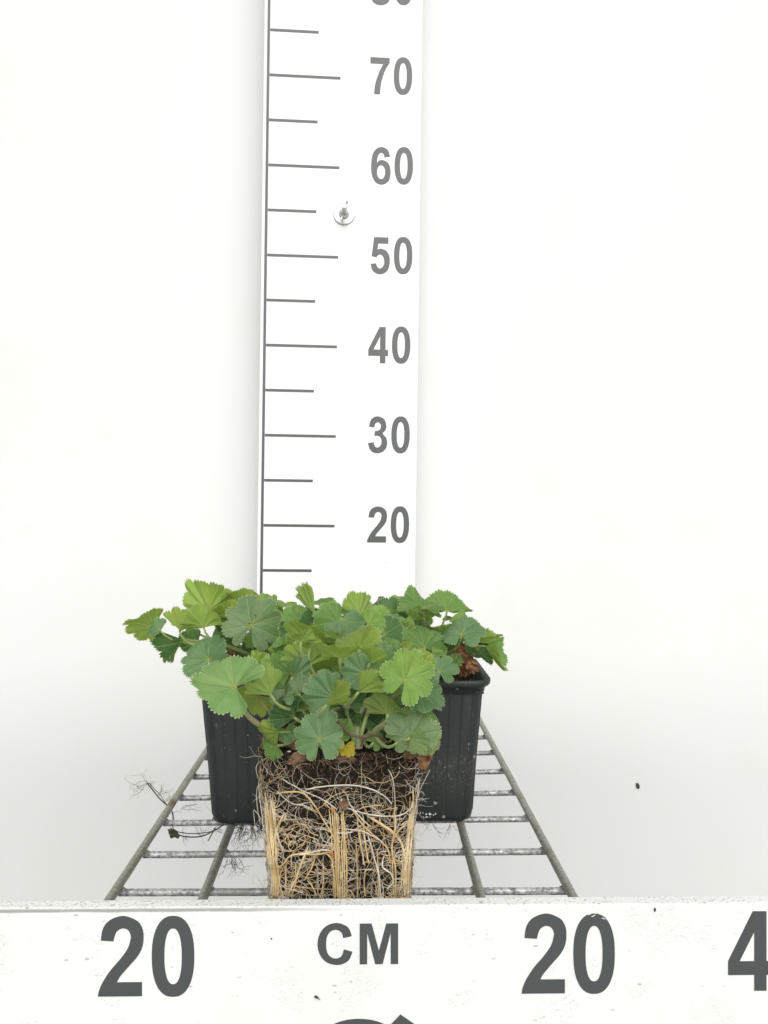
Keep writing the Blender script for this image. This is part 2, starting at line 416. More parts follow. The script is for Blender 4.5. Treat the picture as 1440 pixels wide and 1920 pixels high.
def plane_px(M):
    """photo pixel -> (x, z) on the local y=0 plane of matrix M"""
    Mi = M.inverted(); o = Mi @ Vector((0, 0, H))
    def f(px, py):
        d = Mi @ P(px, py, 1.0) - o; t = -o.y / d.y
        return o.x + d.x * t, o.z + d.z * t
    return f

def put_glyph(ch, px0, pyb, px1, pyt, f, parent, name, yoff, mat=M_VINYL, **k):
    x0, z0 = f(px0, pyb); x1, z1 = f(px1, pyt)
    polys, wd = G[ch]; sx = (x1 - x0) / wd; sz = z1 - z0
    me = glyph_mesh(name, [[(p[0] * sx, p[1] * sz) for p in poly] for poly in polys], mat)
    return link(name, me, parent, (x0, yoff, z0), **k)

# ------------------------------------------------------------------ ruler board on the wall
th = math.atan(4.5e-5 * F); ro = .0133
Mr = Matrix.Translation(P(494, 986, .885)) @ Matrix.Rotation(th, 4, 'Z') @ Matrix.Rotation(ro, 4, 'Y')
ruler = empty('height_ruler', Mr.translation, label='tall white ruler board with grey height scale in centimetres fixed to the backdrop', cat='ruler')
ruler.rotation_euler = Mr.to_euler()
f = plane_px(Mr)
xl = f(481, 1090)[0]; xr = f(779, 1090)[0]; z0 = f(600, 1322)[1]; cm = (f(502, 309)[1] - f(495, 984.8)[1]) / 40.0
mb = MB(); mb.box((xl, 0, z0 - .012), (xr, .0480, z0 + 1.0)); o = mb.build('board', M_RULER, ruler); bevel(o, .0012)
YO = -.00022
mb = MB(); mb.box((-.0030, -.0003, z0), (.0, .0, z0 + .985)); mb.build('scale_line', M_VINYL, ruler)
def tickmesh(L):
    m = MB(); m.box((0.0002, -.0003, -.0015), (L, .0, .0015)); return m.mesh('tick_mark', M_VINYL)
tl, ts = tickmesh(.0785), tickmesh(.0537)
zt = lambda c: f(496, 984.8)[1] + (c - 20) * cm
for k in range(1, 20):
    link('tick_mark', tl if k % 2 == 0 else ts, ruler, (0, 0, zt(5 * k)))
for i, c in enumerate((10, 20, 30, 40, 50, 60, 70, 80, 90)):
    yb = 1017 - (c - 20) * 16.83 + (0 if c < 50 else .5)
    x0 = 688 + (c - 20) * .115
    if c > 90: break
    d = str(c)
    x0 = 690.5 + (c - 20) * .118 if d[0] in '56' else x0
    if c == 10: x0 = 692
    g1 = put_glyph(d[0] if d[0] in G else '8', x0, yb, x0 + 37.5, yb - 67, f, ruler, 'numeral', YO)
    put_glyph('0', x0 + 43.8, yb, x0 + 79.5, yb - 67, f, ruler, 'numeral', YO)
# wing nut
wx, wz = f(645, 402)
wn = empty('wing_nut', (wx, 0, wz)); wn.parent = ruler
def lathe(prof, n=40):
    m = MB(); vs = []
    for (r, y) in prof:
        for k in range(n): q_ = 2 * math.pi * k / n; vs.append((r * math.cos(q_), y, r * math.sin(q_)))
    fs = [(i * n + k, i * n + (k + 1) % n, (i + 1) * n + (k + 1) % n, (i + 1) * n + k) for i in range(len(prof) - 1) for k in range(n)]
    m.add(vs, fs); return m
lathe([(.0002, -.0016), (.0112, -.0016), (.0120, -.0012), (.0122, -.0002), (.0120, 0)]).build('washer', M_STEEL, wn)
lathe([(.0001, -.0085), (.0042, -.0085), (.0050, -.0070), (.0060, -.0018), (.0060, -.0015)]).build('nut_hub', M_STEEL, wn)
mb = lathe([(.0001, -.0240), (.0028, -.0240), (.0032, -.0235), (.0032, -.0228), (.0029, -.0222), (.0032, -.0214), (.0029, -.0206), (.0032, -.0198), (.0029, -.0190), (.0032, -.0182), (.0030, -.0174), (.0030, -.0080)], 20)
mb.build('bolt', M_STEEL, wn)
for s in (1, -1):
    m = MB(); ang = R(72) if s > 0 else R(72 + 180)
    ux = Vector((math.cos(ang), 0, math.sin(ang))); uy = Vector((0, -1, 0))
    prof = [(.0035, .003), (.0050, .0085), (.0075, .0125), (.0100, .0150), (.0118, .0150), (.0120, .0125), (.0098, .0080), (.0066, .0035)]
    nrm = ux.cross(uy) * .0011
    a = [ux * r + uy * y for r, y in prof]; n_ = len(a)
    m.add([p + nrm for p in a] + [p - nrm for p in a], [tuple(range(n_)), tuple(range(2 * n_ - 1, n_ - 1, -1))] + [(i, (i + 1) % n_, n_ + (i + 1) % n_, n_ + i)[::-1] for i in range(n_)], False)
    o = m.build('wing', M_STEEL, wn); bevel(o, .0004)

# ------------------------------------------------------------------ front board
thf = math.atan(.0145)
Mf = Matrix.Translation(P(720, 1698, .352)) @ Matrix.Rotation(thf, 4, 'Z')
fb = empty('front_ruler_board', Mf.translation, (0, 0, thf), label='long white board along the shelf front lettered 20 CM 20 40', cat='ruler board')
f = plane_px(Mf)
mb = MB(); mb.box((-.55, 0, -.14), (.55, .0072, 0)); o = mb.build('board', M_FRONT, fb); bevel(o, .0007)
YO = -.00018
put_glyph('2', 184, 1868, 268.5, 1717.5, f, fb, 'numeral', YO); put_glyph('0', 284, 1866.5, 364.5, 1718, f, fb, 'numeral', YO)
put_glyph('C', 595.5, 1808, 661.5, 1731, f, fb, 'letter', YO); put_glyph('M', 674.5, 1807.5, 746.5, 1731, f, fb, 'letter', YO)
put_glyph('2', 978, 1862.5, 1061, 1713, f, fb, 'numeral', YO); put_glyph('0', 1074, 1861, 1152.5, 1713.5, f, fb, 'numeral', YO)
put_glyph('4', 1365, 1857.5, 1447, 1708, f, fb, 'numeral', YO); put_glyph('0', 1461, 1857, 1541, 1708.5, f, fb, 'numeral', YO)
put_glyph('4', -100, 1874, -18, 1724, f, fb, 'numeral', YO)
put_glyph('O', 570, 2106, 774, 1909, f, fb, 'diameter_symbol', YO)
put_glyph('bar', 552, 2106, 778, 1921, f, fb, 'symbol_slash', YO - .00028)
m = MB()   # scratches in the right zero and edge nicks
for (px, py, l, a) in ((1112, 1716, 9, 25), (1131, 1721, 8, -20), (1126, 1713, 6, 10), (1105, 1713, 7, 20), (1136, 1719, 5, -50)):
    x, z = f(px, py); s = .000235
    c_, s_ = math.cos(R(a)), math.sin(R(a))
    pts = [(-l / 2, -.6), (0, -1.2), (l / 2, -.3), (l / 2 - 1, .9), (0, .5), (-l / 2 + 1, .8)]
    m.add([(x + (u * c_ - v * s_) * s, -.00052, z + (u * s_ + v * c_) * s) for u, v in pts], [tuple(range(6))], False)
m.build('scratch', M_WHITEBIT, fb)

# ------------------------------------------------------------------ wire shelf
shelf = empty('wire_shelf', (0, .36, 0), label='galvanised wire grid shelf that the pots and root ball stand on', cat='shelf')
def child(o, par):
    o.parent = par; o.matrix_parent_inverse = Matrix.Translation(par.location).inverted(); return o
RODS = [((206, 1685.8), (385, 1411)), ((380.7, 1684.6), (436, 1543)), None, None, ((901, 1680.7), (862.7, 1540.9)), ((1073.9, 1680.7), (901, 1353.5))]
zr = .0045; ends = []
for r_ in RODS:
    if r_ is None: ends.append(None); continue
    a, b = Pz(*r_[0], zr), Pz(*r_[1], zr); d = (b - a) / (b.y - a.y)
    ends.append((a + d * (.361 - a.y), a + d * (.949 - a.y)))
for k in (2, 3):
    t = (k - 1) / 3; ends[k] = (ends[1][0].lerp(ends[4][0], t), ends[1][1].lerp(ends[4][1], t))
for k, (a, b) in enumerate(ends):
    m = MB(); n_ = 60
    m.tube([a.lerp(b, i / n_) + Vector((mnoise.noise((i * .7, k, 0)) * .00016, 0, mnoise.noise((i * .7, k, 5)) * .00016)) for i in range(n_ + 1)],
           [.00262 + .00005 * mnoise.noise((i * .5, k, 9)) for i in range(n_ + 1)], 12)
    child(m.build('long_rod', M_RODRUST if k == 0 else M_ROD), shelf)
bl = [(225, 1673.5), (270, 1602.8), (310, 1543.5), (345, 1496.4), (368, 1457)]; br = [(1045, 1670.7), (1012, 1596.8), (985, 1535.6), (958, 1486.8), (938, 1446.7), (920, 1411.8), (905, 1382.8)]
bars = []
for k in range(10):
    A = Pz(*bl[k], 0) if k < 5 else bars[4][0] + Vector((0, .0497 * (k - 4), 0))
    B = Pz(*br[k], 0) if k < 7 else bars[6][1] + Vector((0, .0505 * (k - 6), 0))
    bars.append((A, B))
def on_line(A, B, C, D):      # where bar AB meets rod CD seen from above
    r1, r2 = B - A, D - C; den = r1.x * r2.y - r1.y * r2.x
    t = ((C.x - A.x) * r2.y - (C.y - A.y) * r2.x) / den
    return A + r1 * t
for k, (A, B) in enumerate(bars):
    a, b = on_line(A, B, *ends[0]), on_line(A, B, *ends[5])
    m = MB(); n_ = 40
    m.tube([a.lerp(b, i / n_) + Vector((0, mnoise.noise((i * .7, k, 3)) * .00012, mnoise.noise((i * .9, k, 2)) * .00012)) for i in range(n_ + 1)],
           [.00205 + .00012 * mnoise.noise((i * 1.7, k, 1)) for i in range(n_ + 1)], 12)
    child(m.build('cross_bar', M_BAR), shelf)
m = MB()                      # weld beads where bars meet rods
for (A, B) in bars:
    for (C, D) in ends:
        p = on_line(A, B, C, D)
        for s in (-1, 1):
            bm = bmesh.new(); bmesh.ops.create_icosphere(bm, subdivisions=1, radius=.0017)
            vs_ = [v.co * Vector((1.0, 1.1, .8)) if False else Vector((v.co.x, v.co.y * 1.1, v.co.z * .8)) for v in bm.verts]
            m.add([v + p + Vector((s * .0020, 0, .0018)) for v in vs_], [tuple(v.index for v in fc.verts) for fc in bm.faces]); bm.free()
child(m.build('weld_bead', M_ROD, kind='stuff'), shelf)

# ------------------------------------------------------------------ rounded-square solids (pots, root ball)
def ring(wd, r, n_c=6, n_s=10):
    """outline points (x,y,nx,ny) of a rounded square, half width wd, from the front-left corner anticlockwise"""
    out = []; e = wd - r
    for (cx, cy, a0) in ((e, -e, -90), (e, e, 0), (-e, e, 90), (-e, -e, 180)):
        for k in range(n_c + 1):
            a = R(a0 + 90 * k / n_c); out.append((cx + r * math.cos(a), cy + r * math.sin(a), math.cos(a), math.sin(a)))
    res = []
    m = len(out)
    for i in range(m):
        p, q2 = out[i], out[(i + 1) % m]; res.append(p)
        if math.hypot(p[0] - q2[0], p[1] - q2[1]) > wd * .6:
            for k in range(1, n_s): res.append(tuple(a + (b - a) * k / n_s for a, b in zip(p, q2)))
    return res
def perim(s, wd, r, off=0.0):
    """point at arc length s (0 = middle of the front) on the outline, pushed out by off"""
    e = wd - r; arc = math.pi * r / 2; side = 2 * e; T = 4 * (side + arc)
    s = (s + T / 2) % T - T / 2; sg = 1 if s >= 0 else -1; s = abs(s)
    if s <= e: x, y, nx, ny = s, -wd, 0, -1
    elif s <= e + arc:
        a = (s - e) / r; nx, ny = math.sin(a), -math.cos(a); x, y = e + r * nx, -e + r * ny
    elif s <= e + arc + side: x, y, nx, ny = wd, -e + (s - e - arc), 1, 0
    elif s <= e + 2 * arc + side:
        a = (s - e - arc - side) / r; nx, ny = math.cos(a), math.sin(a); x, y = e + r * nx, e + r * ny
    else: x, y, nx, ny = e - (s - e - 2 * arc - side), wd, 0, 1
    return Vector((sg * (x + nx * off), y + ny * off)), Vector((sg * nx, ny))

def make_pot(parent, mat):
    hw0, hw1, hh, n_s = .0338, .0412, .0960, 99
    m = MB(); prof = []
    # z, half width, corner radius, grooved?
    for z, wdt, rad, g_ in ((.0035, .0300, .010, 0), (.0000, .0312, .010, 0), (.0012, .0330, .0105, 0), (.0045, hw0, .011, 0), (.0060, hw0 + .0004, .011, 1), (.040, .0365, .012, 1), (.0845, .0400, .0125, 1),
                            (.0862, .0402, .0125, 0), (.0868, .0412, .0128, 0), (.0905, .0418, .013, 0), (.0912, .0436, .013, 0), (.0926, .0446, .013, 0), (.0946, .0449, .013, 0), (.0958, .0446, .013, 0), (.0962, .0438, .013, 0),
                            (.0956, .0428, .0125, 0), (.0930, .0420, .0125, 0), (.080, .0388, .012, 0), (.05, .036, .012, 0)):
        row = []; e = wdt - rad; T = 4 * (2 * e + math.pi * rad / 2)
        for k in range(n_s * 4):
            s = T * k / (n_s * 4); off = 0
            if g_:
                ph = (k % 11)
                off = -.0009 if ph == 0 else (.0002 if ph in (1, 10) else 0)
            p, _ = perim(s, wdt, rad, off); row.append((p.x, p.y, z))
        prof.append(row)
    n_ = n_s * 4; vs_ = [v for r_ in prof for v in r_]
    fs = [(i * n_ + k, i * n_ + (k + 1) % n_, (i + 1) * n_ + (k + 1) % n_, (i + 1) * n_ + k) for i in range(len(prof) - 1) for k in range(n_)]
    rim_from = 7
    body = [q_ for q_ in fs if q_[0] // n_ < rim_from or q_[0] // n_ >= 16]; rimf = [q_ for q_ in fs if rim_from <= q_[0] // n_ < 16]
    body.append(tuple(range(n_))[::-1])
    m.add(vs_, body, True); pot = m.build('pot', mat, parent)
    m2 = MB(); m2.add(vs_, rimf, True); m2.build('rim', mat, pot)
    for me in (pot.data, pot.children[0].data):
        bm = bmesh.new(); bm.from_mesh(me); bmesh.ops.delete(bm, geom=[v for v in bm.verts if not v.link_faces], context='VERTS'); bmesh.ops.recalc_face_normals(bm, faces=bm.faces); bm.to_mesh(me); bm.free()
    return pot

def crumbs(parent, n, fn, smin, smax, mats, name='soil_crumb', seed=1):
    r_ = random.Random(seed); m = MB()
    for i in range(n):
        p, nrm = fn(r_); s = r_.uniform(smin, smax)
        bm = bmesh.new(); bmesh.ops.create_icosphere(bm, subdivisions=1, radius=s)
        sx, sy, sz = r_.uniform(.6, 1.3), r_.uniform(.6, 1.3), r_.uniform(.4, .9)
        rt = Matrix.Rotation(r_.uniform(0, 6.3), 3, (r_.random() - .5, r_.random() - .5, r_.random() - .5 + .01))
        vs_ = [rt @ Vector((v.co.x * sx, v.co.y * sy, v.co.z * sz)) * r_.uniform(.75, 1.2) + p for v in bm.verts]
        m.add(vs_, [tuple(v.index for v in fc.verts) for fc in bm.faces], False, min(int(r_.random() ** 1.4 * len(mats)), len(mats) - 1)); bm.free()
    return m.build(name, mats, parent, kind='stuff')

def mound(parent, half, z, rise, amp, seed, name='soil'):
    m = MB(); n_ = 56; vs_ = []
    for j in range(n_ + 1):
        for i in range(n_ + 1):
            u, v = i / n_ * 2 - 1, j / n_ * 2 - 1
            # squash the grid's corners so that they follow the rounded square
            k_ = 1 - .10 * (u * v) ** 2
            x, y = u * half * k_, v * half * k_
            h = rise * (1 - max(abs(u), abs(v)) ** 2) + amp * (mnoise.noise((x * 110, y * 110, seed)) + .6 * mnoise.noise((x * 330, y * 330, seed + 4)))
            vs_.append((x, y, z + h))
    fs = [(j * (n_ + 1) + i, j * (n_ + 1) + i + 1, (j + 1) * (n_ + 1) + i + 1, (j + 1) * (n_ + 1) + i) for j in range(n_) for i in range(n_)]
    m.add(vs_, fs); return m.build(name, M_SOIL, parent)

# ------------------------------------------------------------------ leaves
def leaf_mesh(N=9, spread=310, cup=.25, pleat=.10, fold=0.0, curl=.16, wav=.18, seed=0, notch=.12, teeth=7, droop=0.0, bend=1.0):
    """lady's mantle leaf of radius 1: a fan of N toothed, pleated lobes round the stalk, upper side +Z, middle lobe +X"""
    r_ = random.Random(seed); me = bpy.data.meshes.new('leaf')
    per = teeth * 4; na = N * per; rings = [0, .10, .22, .36, .50, .64, .77, .88, .955, 1.0]
    ph0 = r_.uniform(0, 6.28); ls = [1 + r_.uniform(-.09, .07) for _ in range(N)]
    vs_, fs, uvs = [], [], []
    ph = [r_.uniform(0, 6.28) for _ in range(4)]; pv = [r_.uniform(.55, 1.1) * .75] * N; lt = [r_.uniform(-.20, .20) for _ in range(N + 1)]
    for k in range(na + 1):
        fa = k / na; lob = fa * N; li = min(int(lob), N - 1); x_ = lob - li
        a = (fa - .5 + .022 * math.sin(fa * 9 + ph0) + .012 * math.sin(fa * 21 + ph0 * 2)) * R(spread)
        base = .80 + .20 * math.cos((fa - .5) * math.pi * 1.15)
        env = 1.03 - notch * abs(2 * x_ - 1) ** 3.6 - .05 * abs(2 * x_ - 1) ** 1.5
        lr = base * env * (ls[li] if 0 < x_ < 1 else 1)
        tph = (x_ * teeth) % 1.0
        tooth = (1 - abs(2 * ((tph if x_ < .5 else 1 - tph)) ** .8 - 1)) if teeth else 0
        for j, t in enumerate(rings):
            rr = lr * t
            if j == len(rings) - 1: rr = lr * (.955 + .085 * tooth)
            if j == len(rings) - 2: rr = lr * (.945 + .012 * tooth)
            pl = pleat * pv[li] * rr * (1.25 - .6 * rr) * (-math.cos(2 * math.pi * x_))       # valley along each mid vein
            pl += pleat * .10 * rr * math.cos(2 * math.pi * x_ * teeth) * (t > .4)
            wv_ = wav * rr ** 1.5 * (math.sin(2 * a + ph[0]) + .6 * math.sin(3 * a + ph[1] + rr * 2))
            cz = math.sin(cup) * rr - curl * rr ** 3 + wv_ + .5 * pl * 0
            cr_ = math.cos(cup) * rr
            x, y, z = cr_ * math.cos(a), cr_ * math.sin(a), cz + pl * -1 + (lt[li] * (1 - x_) + lt[li + 1] * x_) * rr * rr
            if fold:
                ay = math.sqrt(y * y + .0015); sg = 1 if y > 0 else -1
                y2 = y * math.cos(fold); z = z * math.cos(fold * .5) + (ay - .038) * math.sin(fold); y = y2
            if droop: z -= droop * max(0, x) ** 2
            n0 = .04 * mnoise.noise((x * 2.5 + seed, y * 2.5, seed * 3.1)); z += n0 * 2 * rr + .030 * rr * mnoise.noise((x * 7 + seed, y * 7, seed * 1.7)) + .012 * rr * mnoise.noise((x * 16 + seed, y * 16, 3))
            vs_.append((x, y, z)); uvs.append((lob if k < na else N - 1e-4, t))
    nr = len(rings)
    # limp blade: one or two sides of the leaf roll down or up
    out_ = []
    bends = [(r_.uniform(0, 6.28), r_.uniform(-.45, .75) * bend), (r_.uniform(0, 6.28), r_.uniform(-.35, .5) * bend)]
    for (x, y, z) in vs_:
        for (tb, B) in bends:
            p_ = max(0.0, x * math.cos(tb) + y * math.sin(tb) - .12)
            z -= B * p_ * p_ * 1.3; sh = 1 - abs(B) * p_ * .32
            x, y = x * (math.cos(tb) ** 2 * (sh - 1) + 1) + y * math.cos(tb) * math.sin(tb) * (sh - 1), y * (math.sin(tb) ** 2 * (sh - 1) + 1) + x * math.cos(tb) * math.sin(tb) * (sh - 1)
        out_.append((x, y, z))
    vs_ = out_
    for k in range(na):
        for j in range(nr - 1):
            a0, b0 = k * nr + j, (k + 1) * nr + j
            fs.append((a0, a0 + 1, b0 + 1, b0) if j else (a0, a0 + 1, b0 + 1))
    me.from_pydata(vs_, [], fs); uvl = me.uv_layers.new(name='UVMap')
    for poly in me.polygons:
        kk = min(v for v in poly.vertices) // nr
        for li_ in poly.loop_indices:
            vi = me.loops[li_].vertex_index; uu, vv = uvs[vi]
            # keep the lobe coordinate inside one lobe on its border column
            if vi // nr == kk + 1 and (kk + 1) % per == 0: uu = (kk + 1) / per - 1e-4
            uvl.data[li_].uv = (uu, vv)
    me.polygons.foreach_set('use_smooth', [True] * len(me.polygons)); me.materials.append(M_LEAF); me.update()
    return me

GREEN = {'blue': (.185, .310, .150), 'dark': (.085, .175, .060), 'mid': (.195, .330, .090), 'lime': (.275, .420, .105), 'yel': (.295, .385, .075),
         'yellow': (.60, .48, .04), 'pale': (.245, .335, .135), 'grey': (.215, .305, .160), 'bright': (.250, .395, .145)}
def add_leaf(plant, crown, px, py, D, rpx, ang, n, col='mid', dmg=0.0, stalk=True, base=None, sw=.0009, scol=(.20, .27, .075), via=None, label=None, **k):
    """n = leaf normal as (right, up, toward the lens)"""
    nv = Vector(n).normalized()
    m_ = Vector((math.cos(R(ang)), math.sin(R(ang)), 0))
    nt_ = nv.z if abs(nv.z) > .12 else math.copysign(.12, nv.z if nv.z else 1)
    X = m_ + Vector((0, 0, 1)) * (-(m_.x * nv.x + m_.y * nv.y) / nt_); X.normalize()
    Z = (nv - X * nv.dot(X)).normalized()
    cv = lambda v: Vector((v.x, -v.z, v.y))
    Xw, Zw = cv(X), cv(Z); Yw = Zw.cross(Xw)
    pos = P(px, py, D); s = rpx * 1.02 / F * D
    k['cup'] = k.get('cup', .25) + rnd.uniform(0, .14); k['fold'] = k.get('fold', 0.0) + rnd.uniform(0, .18)
    me = leaf_mesh(seed=rnd.randrange(1 << 20), **k)
    me.transform(Matrix.Scale(s, 4))
    o = link('leaf', me, plant)
    if label: o['label'] = label
    Mx = Matrix((( Xw.x, Yw.x, Zw.x, pos.x), (Xw.y, Yw.y, Zw.y, pos.y), (Xw.z, Yw.z, Zw.z, pos.z), (0, 0, 0, 1)))
    o.matrix_local = Matrix.Translation(plant.location).inverted() @ Mx
    g_ = GREEN[col]; j_ = 1 + rnd.uniform(-.08, .08)
    o.color = (g_[0] * j_, g_[1] * j_, g_[2] * j_, 1 - dmg)
    if stalk:
        b_ = base if base is not None else crown + Vector((rnd.uniform(-.007, .007), rnd.uniform(-.006, .006), 0))
        d_ = (b_ - pos).length
        if via:
            pts = [Vector(p) for p in catmull([pos] + [P(*v) for v in via] + [b_], 6)]
        else:
            p1 = pos - Zw * d_ * .14 - Xw * d_ * .14 + Vector((0, 0, -.08 * d_)); p2 = b_ + Vector(((pos.x - b_.x) * .25, (pos.y - b_.y) * .25, d_ * .34))
            pts = bez(pos, p1, p2, b_, 14)
        m = MB(); n_ = len(pts)
        m.tube([p - plant.location for p in pts], [sw * (.75 + .55 * i / (n_ - 1)) for i in range(n_)], 7)
        so = m.build('leaf_stalk', M_STALK, plant); so.color = scol + (1,)
    return o

def scrap(plant, px, py, D, rpx, mat, seed, elong=1.6, ang=0, crump=.5, name='dry_leaf'):
    """crumpled dry scrap"""
    m = MB(); n_ = 14; s = rpx / F * D; c0 = P(px, py, D) - plant.location; vs_ = []
    ca, sa = math.cos(R(ang)), math.sin(R(ang))
    for j in range(n_ + 1):
        for i in range(n_ + 1):
            u, v = i / n_ * 2 - 1, j / n_ * 2 - 1
            rr = 1 - .25 * abs(mnoise.noise((u * 3 + seed, v * 3, 1)))
            x = u * math.sqrt(1 - v * v / 2) * elong * rr; y = v * math.sqrt(1 - u * u / 2) * rr
            d = crump * (mnoise.noise((u * 1.8, v * 1.8, seed)) * 1.3 + .5 * mnoise.noise((u * 5, v * 5, seed + 3))) - .3 * y * y
            X, Y = x * ca - y * sa, x * sa + y * ca
            vs_.append(c0 + Vector((X, -d - .25 * Y, Y)) * s)
    fs = [(j * (n_ + 1) + i, j * (n_ + 1) + i + 1, (j + 1) * (n_ + 1) + i + 1, (j + 1) * (n_ + 1) + i) for j in range(n_) for i in range(n_)]
    m.add(vs_, fs); return m.build(name, mat, plant)

# ================================================================== rear left potted plant
PR = []
for (cx, cy, lab, splash, rz) in ((-.0812, .5590, 'left rear black pot of lady\'s mantle with leaves reaching far out to the left', False, .9), (.0252, .5630, 'right rear black pot of lady\'s mantle, its pot splashed with soil', True, 1.2)):
    pl = empty('potted_plant', (cx, cy, .0072), label=lab, cat='potted plant', group='black potted plants at the back of the shelf')
    pot = make_pot(pl, M_POTD if splash else M_POT); pot.rotation_euler = (0, 0, R(rz))
    so = mound(pl, .0400, .0845, .006, .0028, cx * 100)
    def fn(r_, pl=pl):
        a, b = r_.uniform(-.039, .039), r_.uniform(-.039, .039)
        return Vector((a, b, .0875 + .005 * (1 - max(abs(a), abs(b)) / .039))), None
    c_ = crumbs(pl, 700, fn, .0005, .0018, [M_CRUMBD, M_CRUMB, M_CRUMBD, M_CRUMB, M_PERLITE] if False else [M_CRUMBD, M_CRUMB], seed=int(cx * 1000) + 200)
    PR.append(pl)
PL, PRR = PR
CL = Vector((-.080, .570, .098)); CR = Vector((.026, .575, .098))

L = lambda *a, **k: add_leaf(PL, CL, *a, **k)
# px, py, depth, radius px, direction, normal (right, up, toward), colour
L(392, 1143, .580, 62, 104, (-.1, .55, -.75), 'lime', spread=235, N=7, cup=.30, pleat=.09)
L(289, 1176, .560, 60, 172, (-.1, .68, -.62), 'lime', spread=230, N=7, cup=.05, pleat=.06, bend=.2, sw=.0009)
L(301, 1183, .545, 30, 165, (.0, .6, .6), 'blue', spread=200, N=5, cup=.1)
L(337, 1182, .540, 44, 140, (.35, .55, -.55), 'yel', spread=210, N=7, cup=.2, fold=.45)
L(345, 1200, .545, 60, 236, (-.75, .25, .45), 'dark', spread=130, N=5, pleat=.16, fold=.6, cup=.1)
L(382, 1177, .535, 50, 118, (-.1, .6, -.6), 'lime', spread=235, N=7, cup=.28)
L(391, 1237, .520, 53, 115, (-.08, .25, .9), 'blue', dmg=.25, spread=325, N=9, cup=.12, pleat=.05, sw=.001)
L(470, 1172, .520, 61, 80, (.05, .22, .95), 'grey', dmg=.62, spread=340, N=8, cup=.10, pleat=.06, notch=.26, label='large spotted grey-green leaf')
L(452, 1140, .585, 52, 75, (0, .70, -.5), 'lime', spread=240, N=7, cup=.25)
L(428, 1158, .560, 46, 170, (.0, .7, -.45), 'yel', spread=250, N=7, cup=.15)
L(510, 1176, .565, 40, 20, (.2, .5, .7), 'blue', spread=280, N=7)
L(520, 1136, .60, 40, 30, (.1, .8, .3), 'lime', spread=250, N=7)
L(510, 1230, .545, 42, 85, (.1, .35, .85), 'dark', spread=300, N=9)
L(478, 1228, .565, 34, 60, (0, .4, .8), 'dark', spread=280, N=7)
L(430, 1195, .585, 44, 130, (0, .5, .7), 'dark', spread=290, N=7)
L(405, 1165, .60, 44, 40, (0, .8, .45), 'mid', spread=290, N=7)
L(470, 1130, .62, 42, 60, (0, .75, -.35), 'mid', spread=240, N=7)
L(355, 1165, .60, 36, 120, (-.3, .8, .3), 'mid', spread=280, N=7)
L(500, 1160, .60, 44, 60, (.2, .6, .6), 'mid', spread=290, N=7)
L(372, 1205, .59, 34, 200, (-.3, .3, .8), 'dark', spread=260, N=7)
scrap(PL, 422, 1238, .548, 17, M_BRACT, 3, ang=20); scrap(PL, 400, 1228, .56, 12, M_DRY, 8, ang=70)
scrap(PL, 500, 1250, .548, 14, M_BRACT, 5, ang=90); scrap(PL, 385, 1266, .520, 9, M_BRACT, 15, ang=10)

# ================================================================== rear right potted plant
Q = lambda *a, **k: add_leaf(PRR, CR, *a, **k)
Q(793, 1142, .565, 54, 95, (0, .88, .28), 'mid', spread=330, N=9, cup=.30, pleat=.11, scol=(.12, .10, .06))
Q(838, 1146, .585, 52, 70, (.1, .85, .28), 'mid', spread=330, N=9, cup=.15, pleat=.12)
Q(866, 1163, .60, 40, 20, (.3, .8, .2), 'mid', spread=300, N=9, cup=-.1, pleat=.12)
Q(812, 1130, .61, 34, 60, (.1, .8, -.2), 'mid', spread=240, N=7)
Q(796.5, 1215, .535, 55, 108, (-.05, .50, .80), 'mid', spread=300, N=7, cup=.15, pleat=.08, notch=.24)
Q(865, 1190, .535, 50, 88, (.05, .68, .62), 'blue', dmg=.2, spread=310, N=7, cup=.16, pleat=.07)
Q(878, 1201, .555, 60, -14, (.25, .65, -.45), 'mid', spread=210, N=7, cup=.1, fold=.2)
Q(905, 1190, .575, 40, 50, (.5, .6, -.2), 'lime', spread=230, N=7, cup=.2)
Q(910, 1212, .545, 54, -72, (.85, .25, .40), 'mid', spread=190, N=7, fold=.75, cup=.1, label='narrow folded leaf hanging over the rim')
Q(824.6, 1260, .510, 38, 95, (.05, .35, .92), 'blue', dmg=.3, spread=345, N=6, cup=.12, pleat=.04, notch=.34, teeth=7)
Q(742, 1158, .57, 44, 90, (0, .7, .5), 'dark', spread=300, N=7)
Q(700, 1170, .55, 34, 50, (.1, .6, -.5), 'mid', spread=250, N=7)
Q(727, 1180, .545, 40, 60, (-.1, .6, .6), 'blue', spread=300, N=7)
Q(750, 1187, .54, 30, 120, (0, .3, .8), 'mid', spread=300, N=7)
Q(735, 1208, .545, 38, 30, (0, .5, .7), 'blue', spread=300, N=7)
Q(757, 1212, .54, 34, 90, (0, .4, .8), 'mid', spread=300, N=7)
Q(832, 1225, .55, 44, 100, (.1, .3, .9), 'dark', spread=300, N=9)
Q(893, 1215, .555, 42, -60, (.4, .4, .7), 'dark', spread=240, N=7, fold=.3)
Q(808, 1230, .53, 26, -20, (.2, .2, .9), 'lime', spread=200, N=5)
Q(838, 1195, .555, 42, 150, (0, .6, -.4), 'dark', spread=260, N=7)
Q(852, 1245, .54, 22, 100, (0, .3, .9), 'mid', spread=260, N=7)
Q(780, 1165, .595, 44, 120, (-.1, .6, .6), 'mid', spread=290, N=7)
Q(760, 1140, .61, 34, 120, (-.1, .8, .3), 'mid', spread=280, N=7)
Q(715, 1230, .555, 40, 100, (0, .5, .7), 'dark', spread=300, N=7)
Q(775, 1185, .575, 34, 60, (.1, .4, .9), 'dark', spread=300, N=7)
Q(700, 1190, .575, 44, 60, (.1, .5, .7), 'dark', spread=300, N=7)
